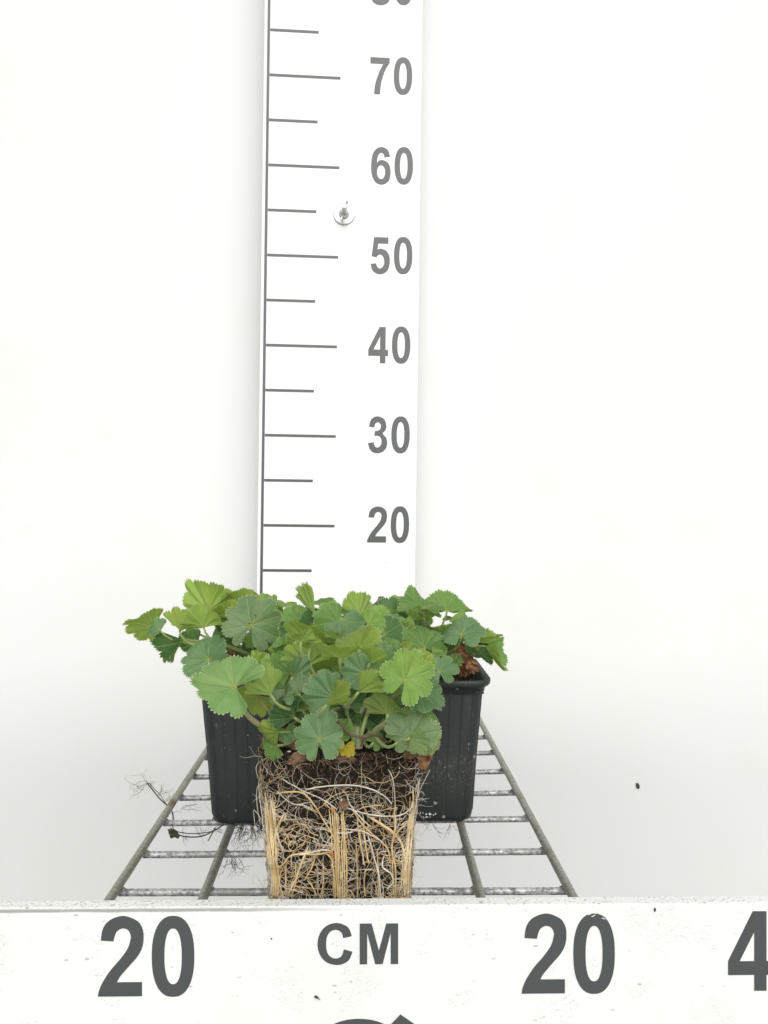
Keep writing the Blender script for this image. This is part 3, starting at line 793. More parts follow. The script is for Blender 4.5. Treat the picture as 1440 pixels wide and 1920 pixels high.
for i, (x, y, r_, a) in enumerate(((862, 1218, 11, 60), (874, 1240, 15, 80), (866, 1254, 12, 30), (885, 1250, 13, 120), (878, 1228, 10, 10), (870, 1262, 10, 0))):
    scrap(PRR, x, y, .545 + .004 * (i % 3), r_, M_DRY, 20 + i, ang=a, elong=1.2, crump=.8)

for i_ in range(9):
    L(rnd.uniform(420, 530), rnd.uniform(1130, 1215), rnd.uniform(.54, .58), rnd.uniform(20, 28), rnd.uniform(20, 160), (rnd.uniform(-.4, .4), rnd.uniform(.3, .8), rnd.choice((.8, .6, -.5))), rnd.choice(('lime', 'mid', 'dark')), spread=240, N=7, cup=.3, pleat=.12)
    Q(rnd.uniform(700, 880), rnd.uniform(1150, 1215), rnd.uniform(.54, .58), rnd.uniform(20, 28), rnd.uniform(20, 160), (rnd.uniform(-.4, .4), rnd.uniform(.3, .8), rnd.choice((.8, .6, -.5))), rnd.choice(('lime', 'mid', 'dark')), spread=240, N=7, cup=.3, pleat=.12)
# white flecks of an old label at the foot of the right pot
m = MB(); r_ = random.Random(4)
for (x, y, w_, h_) in ((779, 1525.5, 8, 2), (778, 1531, 6, 1.8), (788, 1524, 2, 4), (793, 1524, 2, 3), (793.5, 1531, 2, 1.6), (799, 1527, 4, 5), (800, 1532, 6, 3), (806, 1526, 5, 6), (806, 1532, 5, 2), (813, 1528, 3, 4), (808, 1527, 3, 3), (817, 1526, 2, 5), (795, 1533, 2, 2)):
    D_ = .5280 - .0008; s = D_ / F; c0 = P(x, y, D_) - PRR.location
    k_ = r_.randint(5, 7)
    m.add([c0 + Vector((math.cos(6.283 * i / k_) * w_ * .5 * s * r_.uniform(.6, 1.1), 0, math.sin(6.283 * i / k_) * h_ * .5 * s * r_.uniform(.6, 1.1))) for i in range(k_)], [tuple(range(k_))[::-1]], False)
m.build('label_residue', M_WHITEBIT, PRR, label='row of broken white print left at the foot of the pot')

# ------------------------------------------------------------------ hanging roots
def wander(p, d, n, step, jit, r_, grav=0.0):
    pts = [p.copy()]; d = d.normalized()
    for i in range(n):
        d = (d + Vector((r_.uniform(-1, 1), r_.uniform(-1, 1) * .7, r_.uniform(-1, 1))) * jit + Vector((0, 0, grav))).normalized()
        p = p + d * step; pts.append(p.copy())
    return pts
def tuft(m, org, dirv, n, ln, r_, rad=.0002, jit=.35, br=3, spread=.8, grav=0.0):
    for i in range(n):
        d = dirv + Vector((r_.uniform(-1, 1), r_.uniform(-1, 1) * .6, r_.uniform(-1, 1))) * spread
        sp_ = min(.0014, ln / 7); k_ = int(ln * r_.uniform(.5, 1.2) / sp_); pts = wander(org + Vector((r_.uniform(-1, 1), r_.uniform(-1, 1), r_.uniform(-1, 1))) * .0012, d, max(k_, 4), sp_, jit, r_, grav)
        m.tube(pts, [rad * (1 - .6 * j / len(pts)) for j in range(len(pts))], 4, False)
        for b in range(br):
            j = r_.randrange(1, len(pts) - 1); dd_ = (pts[j + 1] - pts[j]) + Vector((r_.uniform(-1, 1), 0, r_.uniform(-1, 1))) * .003
            p2 = wander(pts[j], dd_, r_.randint(3, 8), sp_ * .9, .5, r_)
            m.tube(p2, rad * .5, 3, False)
r_ = random.Random(7); m = MB(); lo = PL.location
def pp(*pts): return [P(*p) - lo for p in pts]
def line_(m, pts, rad, n=4): m.tube([Vector(p) for p in catmull(pp(*pts), 6)], rad, n, False)
line_(m, [(325, 1548, .552), (322, 1520, .572), (300, 1498, .585), (284, 1478, .592), (276, 1468, .595)], .00055)
line_(m, [(314, 1512, .575), (300, 1490, .585), (290, 1480, .59), (279, 1467, .592)], .0003)
for (x, y, dx, dz, n_, ln) in ((276, 1468, -1, -.1, 7, .018), (284, 1478, .2, .8, 4, .010), (300, 1490, .8, .6, 8, .012), (310, 1502, .6, .5, 7, .010), (278, 1468, -.4, .2, 4, .012), (318, 1530, .2, -.6, 5, .012), (268, 1478, -.6, -.8, 3, .014)):
    tuft(m, P(x, y, .585) - lo, Vector((dx, 0, dz)), max(2, n_ // 2), ln, r_, .00014, .42, 2, .5)
line_(m, [(322, 1545, .540), (330, 1562, .532), (350, 1569, .530), (378, 1568, .530), (400, 1558, .532), (420, 1546, .535)], .00042)
line_(m, [(318, 1552, .540), (335, 1560, .534), (362, 1563, .532), (392, 1560, .532), (412, 1552, .535)], .0003)
line_(m, [(404, 1552, .532), (396, 1566, .530), (390, 1577, .529)], .0005)
line_(m, [(398, 1538, .532), (402, 1530, .532)], .0005)
for (x, y, dx, dz, n_, ln) in ((345, 1568, .3, -.3, 4, .006), (375, 1568, 0, .5, 4, .010), (400, 1555, .5, -.2, 4, .010), (395, 1500, .3, .2, 3, .012), (340, 1515, 1, .1, 3, .016)):
    tuft(m, P(x, y, .532) - lo, Vector((dx, 0, dz)), n_, ln, r_, .00014, .3, 2, .5)
for i in range(30):
    x = r_.uniform(442, 500); tuft(m, P(x, 1546, r_.uniform(.535, .56)) - lo, Vector((r_.uniform(-.4, .4), 0, -1)), 1, r_.uniform(.008, .024), r_, .00022, .5, 3, .4)
for i in range(12):
    x = r_.uniform(428, 446); tuft(m, P(x, 1606 + r_.uniform(-8, 10), .515) - lo, Vector((r_.uniform(-.3, .3), 0, -1)), 1, r_.uniform(.008, .020), r_, .00016, .38, 3, .3)
m.build('hanging_roots', M_RDARK, PL, kind='stuff')
m = MB()
bm = bmesh.new(); bmesh.ops.create_icosphere(bm, subdivisions=2, radius=1)
c0 = P(324, 1562, .534) - lo
m.add([c0 + Vector((v.co.x * .0038, v.co.y * .0025, v.co.z * .0026 - v.co.x * .0012)) * (1 + .95 * mnoise.noise(v.co * 2.1 + Vector((3, 1, 0)))) for v in bm.verts], [tuple(v.index for v in fc.verts) for fc in bm.faces], False); bm.free()
m.build('peat_clod', M_DARKBIT, PL)
m = MB(); lo = PRR.location
for (x, n_) in ((812, 3), (842, 4), (800, 2), (862, 1)):
    for i in range(n_): tuft(m, P(x + r_.uniform(-6, 6), 1546, .54) - lo, Vector((r_.uniform(-.3, .6), 0, -1)), 1, r_.uniform(.006, .013), r_, .00013, .35, 2, .3)
m.build('hanging_roots', M_RDARK, PRR, kind='stuff')

# ================================================================== front plant with bare root ball
FCX, FD = -.0227, .4405
fp = empty('unpotted_plant', (FCX, FD, .0072), label='lady\'s mantle lifted out of its pot, square ball of straw coloured roots showing', cat='plant')
HB = .0855
def wid(v): return .0352 + .0053 * v          # half width of the ball at height fraction v
RC = .009
m = MB(); nz_, ns_ = 60, 200; vs_ = []
for j in range(nz_ + 1):
    v = j / nz_; w_ = wid(v) - .0010; T = 4 * (2 * (w_ - RC) + math.pi * RC / 2)
    for k in range(ns_):
        s = T * k / ns_; p, nn = perim(s, w_, RC); z = v * HB
        d = .0011 * mnoise.noise((p.x * 140, p.y * 140, z * 140)) + .0007 * mnoise.noise((p.x * 420, p.y * 420, z * 420)) - (.0035 * max(0, (v - .93) / .07) ** 2)
        p = p + nn * d; vs_.append((p.x, p.y, z))
fs = [(i * ns_ + k, i * ns_ + (k + 1) % ns_, (i + 1) * ns_ + (k + 1) % ns_, (i + 1) * ns_ + k) for i in range(nz_) for k in range(ns_)]
fs.append(tuple(range(ns_))[::-1])
m.add(vs_, fs); ball = m.build('root_ball', M_SOIL, fp)
mound(fp, wid(1) - .0010, HB - .0035, .0045, .0024, 7.7)
def fn(r_):
    a, b = r_.uniform(-.040, .040), r_.uniform(-.040, .040)
    return Vector((a, b, HB - .001 + .004 * (1 - max(abs(a), abs(b)) / .04))), None
crumbs(fp, 1100, fn, .0005, .0017, [M_CRUMBD, M_CRUMB], seed=3)
def fn(r_):
    v = 1 - abs(r_.gauss(0, .12)); s = r_.uniform(-.075, .075); w_ = wid(v); p, nn = perim(s, w_, RC, 0)
    return Vector((p.x, p.y, max(0, v) * HB)), None
crumbs(fp, 1300, fn, .0004, .0012, [M_CRUMBD, M_CRUMB, M_CRUMBD], seed=5)
def fn(r_):
    v = r_.uniform(0.05, 1); s = r_.uniform(-.10, .10); w_ = wid(v) - .0008; p, nn = perim(s, w_, RC, 0)
    return Vector((p.x, p.y, v * HB)), None
crumbs(fp, 1100, fn, .0004, .0015, [M_CRUMBD, M_CRUMB, M_CRUMBD], seed=6)
crumbs(fp, 26, fn, .0004, .0008, [M_PERLITE], name='white_grit', seed=9)
for (x, y, a, b) in ((542, 1409, 4.2, 1.6), (530, 1415, 1.4, 1.1), (749, 1440, 1.4, 2.5), (555, 1514, 1.5, 1.5), (640, 1500, 1.6, 3), (588, 1492, 2.5, 1.5)):
    m = MB(); bm = bmesh.new(); bmesh.ops.create_icosphere(bm, subdivisions=1, radius=1); D_ = .3985; s = D_ / F; c0 = P(x, y, D_) - fp.location
    m.add([c0 + Vector((v.co.x * a * s, v.co.y * s * 1.2, v.co.z * b * s)) * 1.0 for v in bm.verts], [tuple(v.index for v in fc.verts) for fc in bm.faces], False); bm.free()
    m.build('white_grit', M_PERLITE, fp)

SC = F / (.4005)                              # px per metre on the ball's front
def rp(x, y, off):
    """photo pixel on the ball's face -> point lying on the ball, wrapping round its sides"""
    z = H - (y - 960) / SC - fp.location.z; v = max(-.02, min(1.03, z / HB)); w_ = wid(v)
    p, nn = perim((x - 635) / SC, w_, RC, off); return Vector((p.x, p.y, z))
def c4(X, Y): return (470 + X / 4.0, 1370 + Y / 4.0)
def root(name, pts, rad, mat, offs=.0006, jit=.6, taper=.75, n=6):
    pts = [c4(*p) for p in pts]; sm_ = catmull(pts, 7); out = []; ph = rnd.uniform(0, 99)
    for i, (x, y) in enumerate(sm_):
        x += jit * mnoise.noise((i * .35, ph, 0)) * 1.6; y += jit * mnoise.noise((i * .35, ph, 7))
        out.append(rp(x, y, offs + .0005 * mnoise.noise((i * .3, ph, 3))))
    m = MB(); k_ = len(out); m.tube(out, [rad * (1 - (1 - taper) * i / k_) * min(1, .35 + i * .14) * (1 + .12 * mnoise.noise((i * .5, ph, 2))) for i in range(k_)], n)
    return m.build(name, mat, fp)
T_ = .00042
roots = [
 ([(410, 440), (530, 415), (720, 402), (860, 420), (980, 470), (1060, 545)], .00042, M_RWHITE, .0016),
 ([(190, 468), (330, 452), (410, 475), (480, 560), (540, 660), (600, 760), (640, 840)], .00050, M_RTAN, .0015),
 ([(235, 350), (300, 395), (400, 450), (540, 515), (650, 590)], .00032, M_RWHITE, .0013),
 ([(250, 620), (200, 740), (175, 850), (170, 960)], .00062, M_RTAN, .0012),
 ([(160, 520), (180, 680), (205, 800), (240, 900)], .0004, M_RWHITE, .0014),
 ([(870, 640), (960, 695), (1050, 755), (1120, 840), (1155, 980), (1170, 1250)], .00075, M_RTAN, .0008),
 ([(760, 590), (850, 720), (960, 820), (1030, 900), (1040, 1000)], .0004, M_RTAN, .0014),
 ([(840, 620), (850, 760), (868, 900), (885, 1010)], .00045, M_RTAN, .0010),
 ([(800, 670), (815, 800), (835, 920), (850, 1020)], .0005, M_RTAN, .0009),
 ([(880, 790), (925, 960), (960, 1090), (975, 1260)], .00042, M_RWHITE, .0010),
 ([(430, 870), (385, 990), (330, 1140), (275, 1240)], .00060, M_RTAN, .0012),
 ([(615, 915), (480, 935), (380, 930), (290, 950), (235, 1020), (170, 1055)], .00052, M_RTAN, .0016),
 ([(600, 905), (540, 900), (470, 915), (360, 940)], .0004, M_RWHITE, .0016),
 ([(560, 930), (600, 960), (620, 1060), (630, 1200), (635, 1265)], .00045, M_RTAN, .0015),
 ([(500, 900), (455, 1040), (400, 1140)], .00045, M_RTAN, .0009),
 ([(490, 990), (500, 1120), (498, 1260)], .0004, M_RGREY, .0009),
 ([(1000, 950), (990, 1035), (1050, 1085), (1070, 1150), (1020, 1205)], .00045, M_RWHITE, .0014),
 ([(262, 1000), (258, 1130), (264, 1260)], .00045, M_RTAN, .0009),
 ([(1215, 545), (1190, 600), (1090, 640), (900, 632), (720, 580)], .00034, M_RWHITE, .0013),
 ([(1225, 580), (1180, 680), (1110, 750), (1060, 850)], .0004, M_RTAN, .0015),
 ([(1215, 430), (1222, 560), (1195, 760), (1160, 960), (1140, 1130)], .0005, M_RTAN, .0012),
 ([(1075, 575), (1085, 720), (1060, 880), (1085, 1050), (1085, 1260)], .00055, M_RTAN, .0010),
 ([(100, 470), (125, 620), (125, 800), (150, 1000), (160, 1240)], .0005, M_RTAN, .0010),
 ([(240, 290), (180, 370), (110, 405)], .00045, M_RBROWN, .0012),
 ([(460, 590), (400, 560), (300, 540), (200, 455)], .00028, M_RWHITE, .0011),
 ([(380, 430), (480, 440), (580, 468), (600, 520)], .00030, M_RGREY, .0008),
 ([(700, 740), (820, 752), (930, 800), (1000, 850)], .00034, M_RWHITE, .0016),
 ([(620, 770), (700, 770), (760, 765)], .0003, M_RWHITE, .0017),
 ([(1030, 285), (1060, 340), (1080, 470), (1085, 600)], .0003, M_RWHITE, .0012),
 ([(720, 470), (745, 550), (830, 660), (900, 720)], .00036, M_RWHITE, .0015),
 ([(830, 230), (832, 330), (828, 470)], .0003, M_RGREY, .0009),
 ([(730, 340), (700, 430), (665, 490)], .0003, M_RBROWN, .0010),
 ([(60, 380), (45, 470), (60, 600), (90, 760)], .00026, M_RWHITE, .0022),
 ([(740, 1050), (790, 1100), (820, 1160), (800, 1220)], .0004, M_RGREY, .0008),
 ([(900, 1150), (905, 1200), (905, 1265)], .0005, M_RGREY, .0009),
 ([(860, 1050), (850, 1150), (858, 1265)], .0004, M_RTAN, .0008),
 ([(230, 1060), (215, 1150), (240, 1265)], .0004, M_RTAN, .0012),
 ([(420, 1140), (460, 1190), (490, 1260)], .00036, M_RTAN, .0010),
]
for pts, rad, mat, off in roots: root('root', pts, rad, mat, off)
for i in range(8):                             # the straight central bundle
    t = i / 7; x0 = 590 + 112 * t + rnd.uniform(-5, 5); y0 = 540 + 40 * rnd.random() + 150 * abs(t - .15)
    x1 = 622 + 94 * t + rnd.uniform(-4, 4)
    if i in (6, 7): x0 = 695 - (i - 6) * 14; y0 = 600 + 30 * (i - 6)
    root('root', [(x0, y0), (x0 * .6 + x1 * .4 + rnd.uniform(-6, 6), (y0 + 800) / 2), (x1 - 4 + rnd.uniform(-5, 5), 900), (x1, 1100), (x1 + rnd.uniform(-5, 5), 1275)], rnd.uniform(.00026, .00048), M_RTAN, .0006 + .0014 * rnd.random(), .9, .9)
for i in range(8):                             # left corner bundle
    x0 = 98 + 12 * i; x1 = 145 + 9 * i
    root('root', [(x0 + rnd.uniform(-5, 5), 470 + rnd.uniform(0, 200)), (x0 + 8, 720), (x0 + 18 + rnd.uniform(-12, 12), 950), (x1 + rnd.uniform(-8, 8), 1110), (x1 + rnd.uniform(-6, 6), 1275)], rnd.uniform(.00026, .00048), M_RTAN if rnd.random() < .75 else M_RWHITE, .0006 + .0011 * rnd.random(), .8, .9)
for i in range(8):                             # right corner bundle
    x0 = 1228 - 7 * i; x1 = 1204 - 10 * i
    root('root', [(x0 + rnd.uniform(-5, 5), 430 + rnd.uniform(0, 380)), (x0 - 8, 820), (x0 - 20 + rnd.uniform(-12, 12), 960), (x1 + rnd.uniform(-8, 8), 1110), (x1 + rnd.uniform(-6, 6), 1275)], rnd.uniform(.00024, .00042), M_RTAN if rnd.random() < .65 else M_RWHITE, .0006 + .0012 * rnd.random(), .9, .9)
for x0, y0, x1 in ((790, 830, 800), (1060, 880, 1075), (690, 610, 655), (950, 900, 960), (1130, 960, 1110), (330, 1010, 300), (540, 1000, 520)):
    root('root', [(x0, y0), (x0 + 6, (y0 + 1250) / 2), (x1, 1275)], .00042, M_RTAN, .0009, .8)
m = MB()                                       # orange scars on the bundle
for (X, Y, l) in ((614, 600, 34), (610, 925, 22), (610, 950, 16)):
    a, b = rp(*c4(X, Y - l / 1), .0021), rp(*c4(X + 3, Y + l / 1), .0021); m.tube([a, a.lerp(b, .5), b], [.0002, .00062, .0002], 6)
m.build('root_scar', M_ORANGE, fp)
# fine roots
def fine(n, gen, mats, name, seed):
    r_ = random.Random(seed); m = MB()
    for i in range(n):
        x, y, a, ln, cv, rad, off, mi = gen(r_); k_ = max(5, int(ln / 9)); out = []; ph = r_.uniform(0, 99)
        for j in range(k_ + 1):
            out.append(rp(x, y, off + .0007 * mnoise.noise((j * .3, ph, 0))))
            st = ln / k_ / 4.0 ; x += math.cos(a) * st * 1.0; y -= math.sin(a) * st
            a += cv * ln / k_ / 100 + r_.gauss(0, .05)
            if y > 1738: break
            if y < 1409: break
        if len(out) < 4: continue
        m.tube(out, [rad * (1 - .5 * j / len(out)) for j in range(len(out))], 4, False, mi)
    return m.build(name, mats, fp, kind='stuff')
def g1(r_):    # pale threads over everything
    s = r_.uniform(-1, 1); v = r_.random() ** .75
    return (635 + s * 152, 1412 + v * 300, r_.uniform(0, 6.28), r_.uniform(90, 480), r_.gauss(0, .75), r_.uniform(.00007, .00017), r_.uniform(.0001, .0013), r_.choice((0, 0, 2, 2, 1)) if v > .35 else r_.choice((0, 2)))
def g2(r_):    # thicker swirls below
    s = r_.uniform(-1, 1); v = r_.random() ** .7
    return (635 + s * 140, 1500 + v * 225, r_.choice((0, 3.14, 1.57, -1.57)) + r_.gauss(0, .6), r_.uniform(80, 360), r_.gauss(0, 1.4), r_.uniform(.00014, .00034), r_.uniform(.0003, .0013), r_.choice((0, 1, 1, 2, 1)))
def g3(r_):    # left and right corners, upper part
    sd_ = r_.choice((-1, 1)); s = sd_ * r_.uniform(.78, 1.12); v = r_.random() ** .9
    return (635 + s * 142, 1420 + v * 300, -1.57 + r_.gauss(0, .6), r_.uniform(90, 380), r_.gauss(0, 1.0), r_.uniform(.00014, .0003), r_.uniform(.0004, .0016), r_.choice((0, 1, 2, 0)))
def g4(r_):    # sides and back
    s = r_.choice((-1, 1)) * r_.uniform(1.1, 4.0); v = r_.random()
    return (635 + s * 152, 1420 + v * 300, r_.choice((-1.57, 0, 3.14, -1.57)) + r_.gauss(0, .7), r_.uniform(100, 500), r_.gauss(0, 1.0), r_.uniform(.00014, .0004), r_.uniform(.0003, .0014), r_.choice((0, 1, 1, 2)))
def g5(r_):    # brown peat fibre in the top band
    s = r_.uniform(-1.1, 1.1); v = abs(r_.gauss(0, .35))
    return (635 + s * 150, 1412 + v * 110, r_.uniform(0, 6.28), r_.uniform(30, 150), r_.gauss(0, 1.5), r_.uniform(.00008, .00022), r_.uniform(.0003, .0015), 0)
fine(90, g5, [M_RBROWN], 'peat_fibre', 25)
FM = [M_RWHITE, M_RTAN, M_RGREY]
fine(330, g1, FM, 'fine_roots', 21); fine(290, g2, FM, 'fine_roots', 22); fine(105, g3, FM, 'fine_roots', 23); fine(420, g4, FM, 'fine_roots', 24)
m = MB(); r_ = random.Random(31); lo = fp.location      # stray hairs leaving the ball
for pts, rad in (([(779, 1500, .405), (790, 1475, .402), (806, 1444, .400)], .0002), ([(779, 1494, .405), (790, 1484, .40), (796, 1491, .40)], .00013), ([(488, 1590, .402), (480, 1560, .402), (475, 1520, .402)], .00015),
                 ([(490, 1470, .402), (482, 1478, .400), (482, 1510, .401), (488, 1545, .402)], .00018), ([(492, 1545, .402), (486, 1530, .40), (476, 1518, .40)], .00016), ([(497, 1668, .404), (477, 1640, .402), (474, 1660, .402)], .00012),
                 ([(776, 1585, .406), (784, 1600, .405), (794, 1598, .404)], .00013), ([(776, 1640, .406), (783, 1650, .404), (772, 1670, .403)], .00013), ([(486, 1428, .402), (480, 1440, .400), (484, 1460, .402)], .00016)):
    m.tube([Vector(p) for p in catmull([P(*p) - lo for p in pts], 6)], rad, 4, False)
for i in range(46):
    sd_ = r_.choice((-1, 1)); y = r_.uniform(1415, 1690); x = 635 + sd_ * (148 - (y - 1415) * .05)
    tuft(m, rp(635 + sd_ * 150, y, .0005), Vector((sd_, -.3, -.5)), 1, r_.uniform(.003, .010), r_, .00012, .4, 1, .6)
m.build('stray_roots', [M_RWHITE], fp, kind='stuff')
m = MB()
for i in range(34): tuft(m, rp(r_.uniform(484, 500), r_.uniform(1375, 1420), .0005), Vector((-.5, -.6, .3)), 1, r_.uniform(.001, .0035), r_, .00013, .6, 1, .8)
m.build('dark_stray_roots', [M_RBROWN], fp, kind='stuff')

# ---- front plant leaves
CF = Vector((-.0150, .435, .096))
A = lambda *a, **k: add_leaf(fp, CF, *a, **k)
BASE_L = P(572, 1398, .425)
A(441, 1288, .376, 73, 162, (-.08, .55, .78), 'bright', spread=300, bend=.55, wav=.26, N=8, cup=.12, pleat=.07, sw=.0013, base=BASE_L, via=[(447, 1312, .384), (465, 1342, .392), (498, 1366, .400), (545, 1388, .415)], scol=(.27, .26, .11), label='large bright leaf at the far left of the front plant')
A(472, 1262, .400, 44, 85, (0, .45, -.8), 'lime', spread=200, N=7, cup=.35, pleat=.14)
A(462, 1268, .392, 34, 60, (-.2, .3, .9), 'lime', spread=220, N=7, cup=.3, pleat=.16)
A(508, 1303, .388, 56, 118, (-.35, .35, -.75), 'lime', spread=140, N=5, cup=.25, pleat=.12)
A(484, 1304, .396, 62, 218, (-.1, .55, -.60), 'yel', spread=190, N=7, cup=.05, pleat=.05, base=P(590, 1390, .43), via=[(492, 1320, .400), (512, 1338, .405), (552, 1358, .42)], scol=(.24, .25, .09))
A(583, 1213, .43, 70, 90, (0, .42, -.85), 'lime', spread=200, N=7, cup=.32, pleat=.07)
A(575, 1250, .405, 56, 112, (-.1, .45, -.80), 'lime', spread=220, N=7, cup=.35, pleat=.08, sw=.0012)
A(580, 1245, .42, 58, 10, (.1, .5, -.7), 'mid', spread=200, N=7, cup=.1, pleat=.05)
A(637, 1152, .455, 52, 100, (-.05, .62, .55), 'mid', spread=230, N=5, cup=-.1, pleat=.10, notch=.3)
A(641, 1160, .435, 44, -55, (.1, .35, .88), 'blue', spread=200, N=5, cup=.15, pleat=.07)
A(636, 1168, .44, 50, 165, (0, .5, .7), 'mid', spread=150, N=5, cup=0)
A(592, 1152, .45, 66, 136, (.5, .5, -.5), 'mid', spread=70, N=4, fold=.25, cup=.1)
A(672, 1156, .455, 48, 68, (-.3, .35, -.75), 'lime', spread=170, N=5, cup=.2, fold=.2)
A(690, 1172, .43, 34, 10, (.2, .55, .65), 'lime', spread=240, N=7, cup=.3)
A(637, 1234, .392, 52, 92, (0, .78, -.40), 'lime', spread=270, N=9, cup=.42, pleat=.09, sw=.001)
A(672, 1220, .405, 50, 120, (.0, .60, .65), 'yel', spread=300, N=7, cup=.2, pleat=.08)
A(712, 1250, .398, 55, 105, (-.35, .3, .85), 'blue', spread=190, N=7, cup=.3, pleat=.08)
A(693, 1244, .392, 46, 80, (.55, .3, -.6), 'lime', spread=120, N=5, cup=.1, fold=.4)
A(760, 1275, .370, 58, 62, (.02, .28, .95), 'lime', bend=.5, wav=.24, spread=318, N=7, cup=.10, pleat=.07, notch=.22, dmg=.12, label='bright yellow-green leaf at the right of the front plant')
A(762, 1225, .392, 26, 90, (.1, .2, -.9), 'yel', spread=120, N=3, fold=.7)
A(790, 1243, .400, 28, 50, (.3, .3, .8), 'yel', spread=240, N=5, cup=.3, pleat=.14)
A(790, 1302, .385, 46, -15, (.15, .55, .75), 'blue', dmg=.35, spread=240, N=7, cup=.1)
A(738, 1304, .392, 44, 40, (.05, .6, -.5), 'mid', dmg=.3, spread=240, N=7)
A(681, 1262, .385, 44, 175, (-.15, .3, .9), 'blue', dmg=.2, spread=200, N=7, cup=.2, pleat=.06)
A(672, 1298, .372, 62, 48, (.55, .35, -.60), 'lime', spread=100, N=5, fold=.25, cup=.1)
A(625, 1308, .380, 56, 165, (-.25, .35, .88), 'blue', dmg=.25, spread=190, N=7, cup=.15, pleat=.06)
A(612, 1322, .366, 74, 52, (.62, .25, -.62), 'yel', spread=62, N=4, fold=.15, cup=.05, pleat=.08)
A(599, 1386, .372, 54, 92, (.02, .42, .88), 'blue', dmg=.48, spread=330, N=9, cup=.06, pleat=.05, notch=.16, label='face-on grey-green leaf low at the middle of the front plant')
A(552, 1345, .392, 52, 150, (-.2, .35, .88), 'dark', spread=170, N=7, cup=.2, pleat=.24)
A(556, 1322, .398, 40, 60, (-.4, .2, .85), 'mid', spread=120, N=5, cup=.2, pleat=.28)
A(540, 1292, .402, 46, 100, (.05, .5, .8), 'grey', dmg=.75, spread=300, N=7, cup=.1)
A(545, 1262, .404, 46, 150, (-.1, .5, .8), 'mid', spread=200, N=7, cup=.2)
A(548, 1270, .398, 44, 75, (.6, .2, .6), 'blue', spread=160, N=5, fold=.5)
A(727, 1338, .382, 52, 98, (-.02, .48, -.75), 'pale', dmg=.3, spread=215, N=7, cup=.22, pleat=.04, base=P(698, 1384, .40), sw=.0013, scol=(.24, .31, .09))
A(768, 1381, .378, 58, 52, (.12, .45, .86), 'grey', dmg=.5, spread=265, N=7, cup=.12, pleat=.07)
A(768, 1385, .374, 44, -20, (.1, .6, .6), 'pale', dmg=.7, spread=150, N=5, cup=.1)
A(524, 1372, .392, 38, 200, (-.35, .3, .85), 'yel', spread=180, N=7, cup=.2, fold=.3, label='small yellowing leaf low at the left')
A(520, 1398, .394, 30, 215, (-.2, .4, .8), 'mid', spread=200, N=5, cup=.1)
A(538, 1368, .396, 26, -80, (-.2, .2, .9), 'blue', spread=220, N=5, cup=.2)
A(644, 1400, .390, 26, -35, (.1, .5, .8), 'yellow', dmg=.8, spread=150, N=5, cup=.2, stalk=False, label='yellow dying leaf lying on the soil')
A(648, 1402, .388, 22, 170, (0, .5, .8), 'yellow', dmg=.7, spread=120, N=3, cup=.2, stalk=False, label='yellow dying leaf lying on the soil')
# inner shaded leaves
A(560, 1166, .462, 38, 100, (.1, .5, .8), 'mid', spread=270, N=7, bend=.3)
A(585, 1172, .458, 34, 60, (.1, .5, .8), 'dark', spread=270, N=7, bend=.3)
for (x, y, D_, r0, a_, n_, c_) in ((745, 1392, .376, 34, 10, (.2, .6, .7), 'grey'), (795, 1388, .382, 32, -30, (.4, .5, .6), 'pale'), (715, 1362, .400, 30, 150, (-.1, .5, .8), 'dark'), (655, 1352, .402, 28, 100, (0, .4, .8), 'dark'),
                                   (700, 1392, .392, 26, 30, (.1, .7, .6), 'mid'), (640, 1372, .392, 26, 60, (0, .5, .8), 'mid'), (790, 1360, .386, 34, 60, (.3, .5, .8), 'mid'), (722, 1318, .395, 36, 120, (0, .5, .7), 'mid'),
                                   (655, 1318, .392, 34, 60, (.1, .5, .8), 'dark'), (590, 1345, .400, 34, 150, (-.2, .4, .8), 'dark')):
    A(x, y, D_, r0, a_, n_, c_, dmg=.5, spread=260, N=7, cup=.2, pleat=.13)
for i_ in range(16):
    A(rnd.uniform(520, 790), rnd.uniform(1170, 1330), rnd.uniform(.392, .425), rnd.uniform(24, 34), rnd.uniform(20, 160), (rnd.uniform(-.4, .4), rnd.uniform(.3, .7), rnd.choice((.8, .7, -.6))), rnd.choice(('lime', 'mid', 'mid', 'blue')), spread=rnd.choice((200, 240, 280)), N=7, cup=.3, pleat=.12)
A(487, 1245, .405, 30, 70, (0, .3, -.9), 'lime', spread=150, N=5, cup=.3, pleat=.14)
A(497, 1262, .398, 30, 100, (.1, .4, .8), 'lime', spread=200, N=7, cup=.3, pleat=.2)
A(535, 1222, .415, 34, 130, (-.2, .3, -.85), 'lime', spread=170, N=5, cup=.3)
A(560, 1300, .394, 40, 130, (-.1, .5, .8), 'grey', dmg=.7, spread=240, N=7)
A(600, 1135, .48, 36, 60, (0, .7, .4), 'mid', spread=240, N=7)
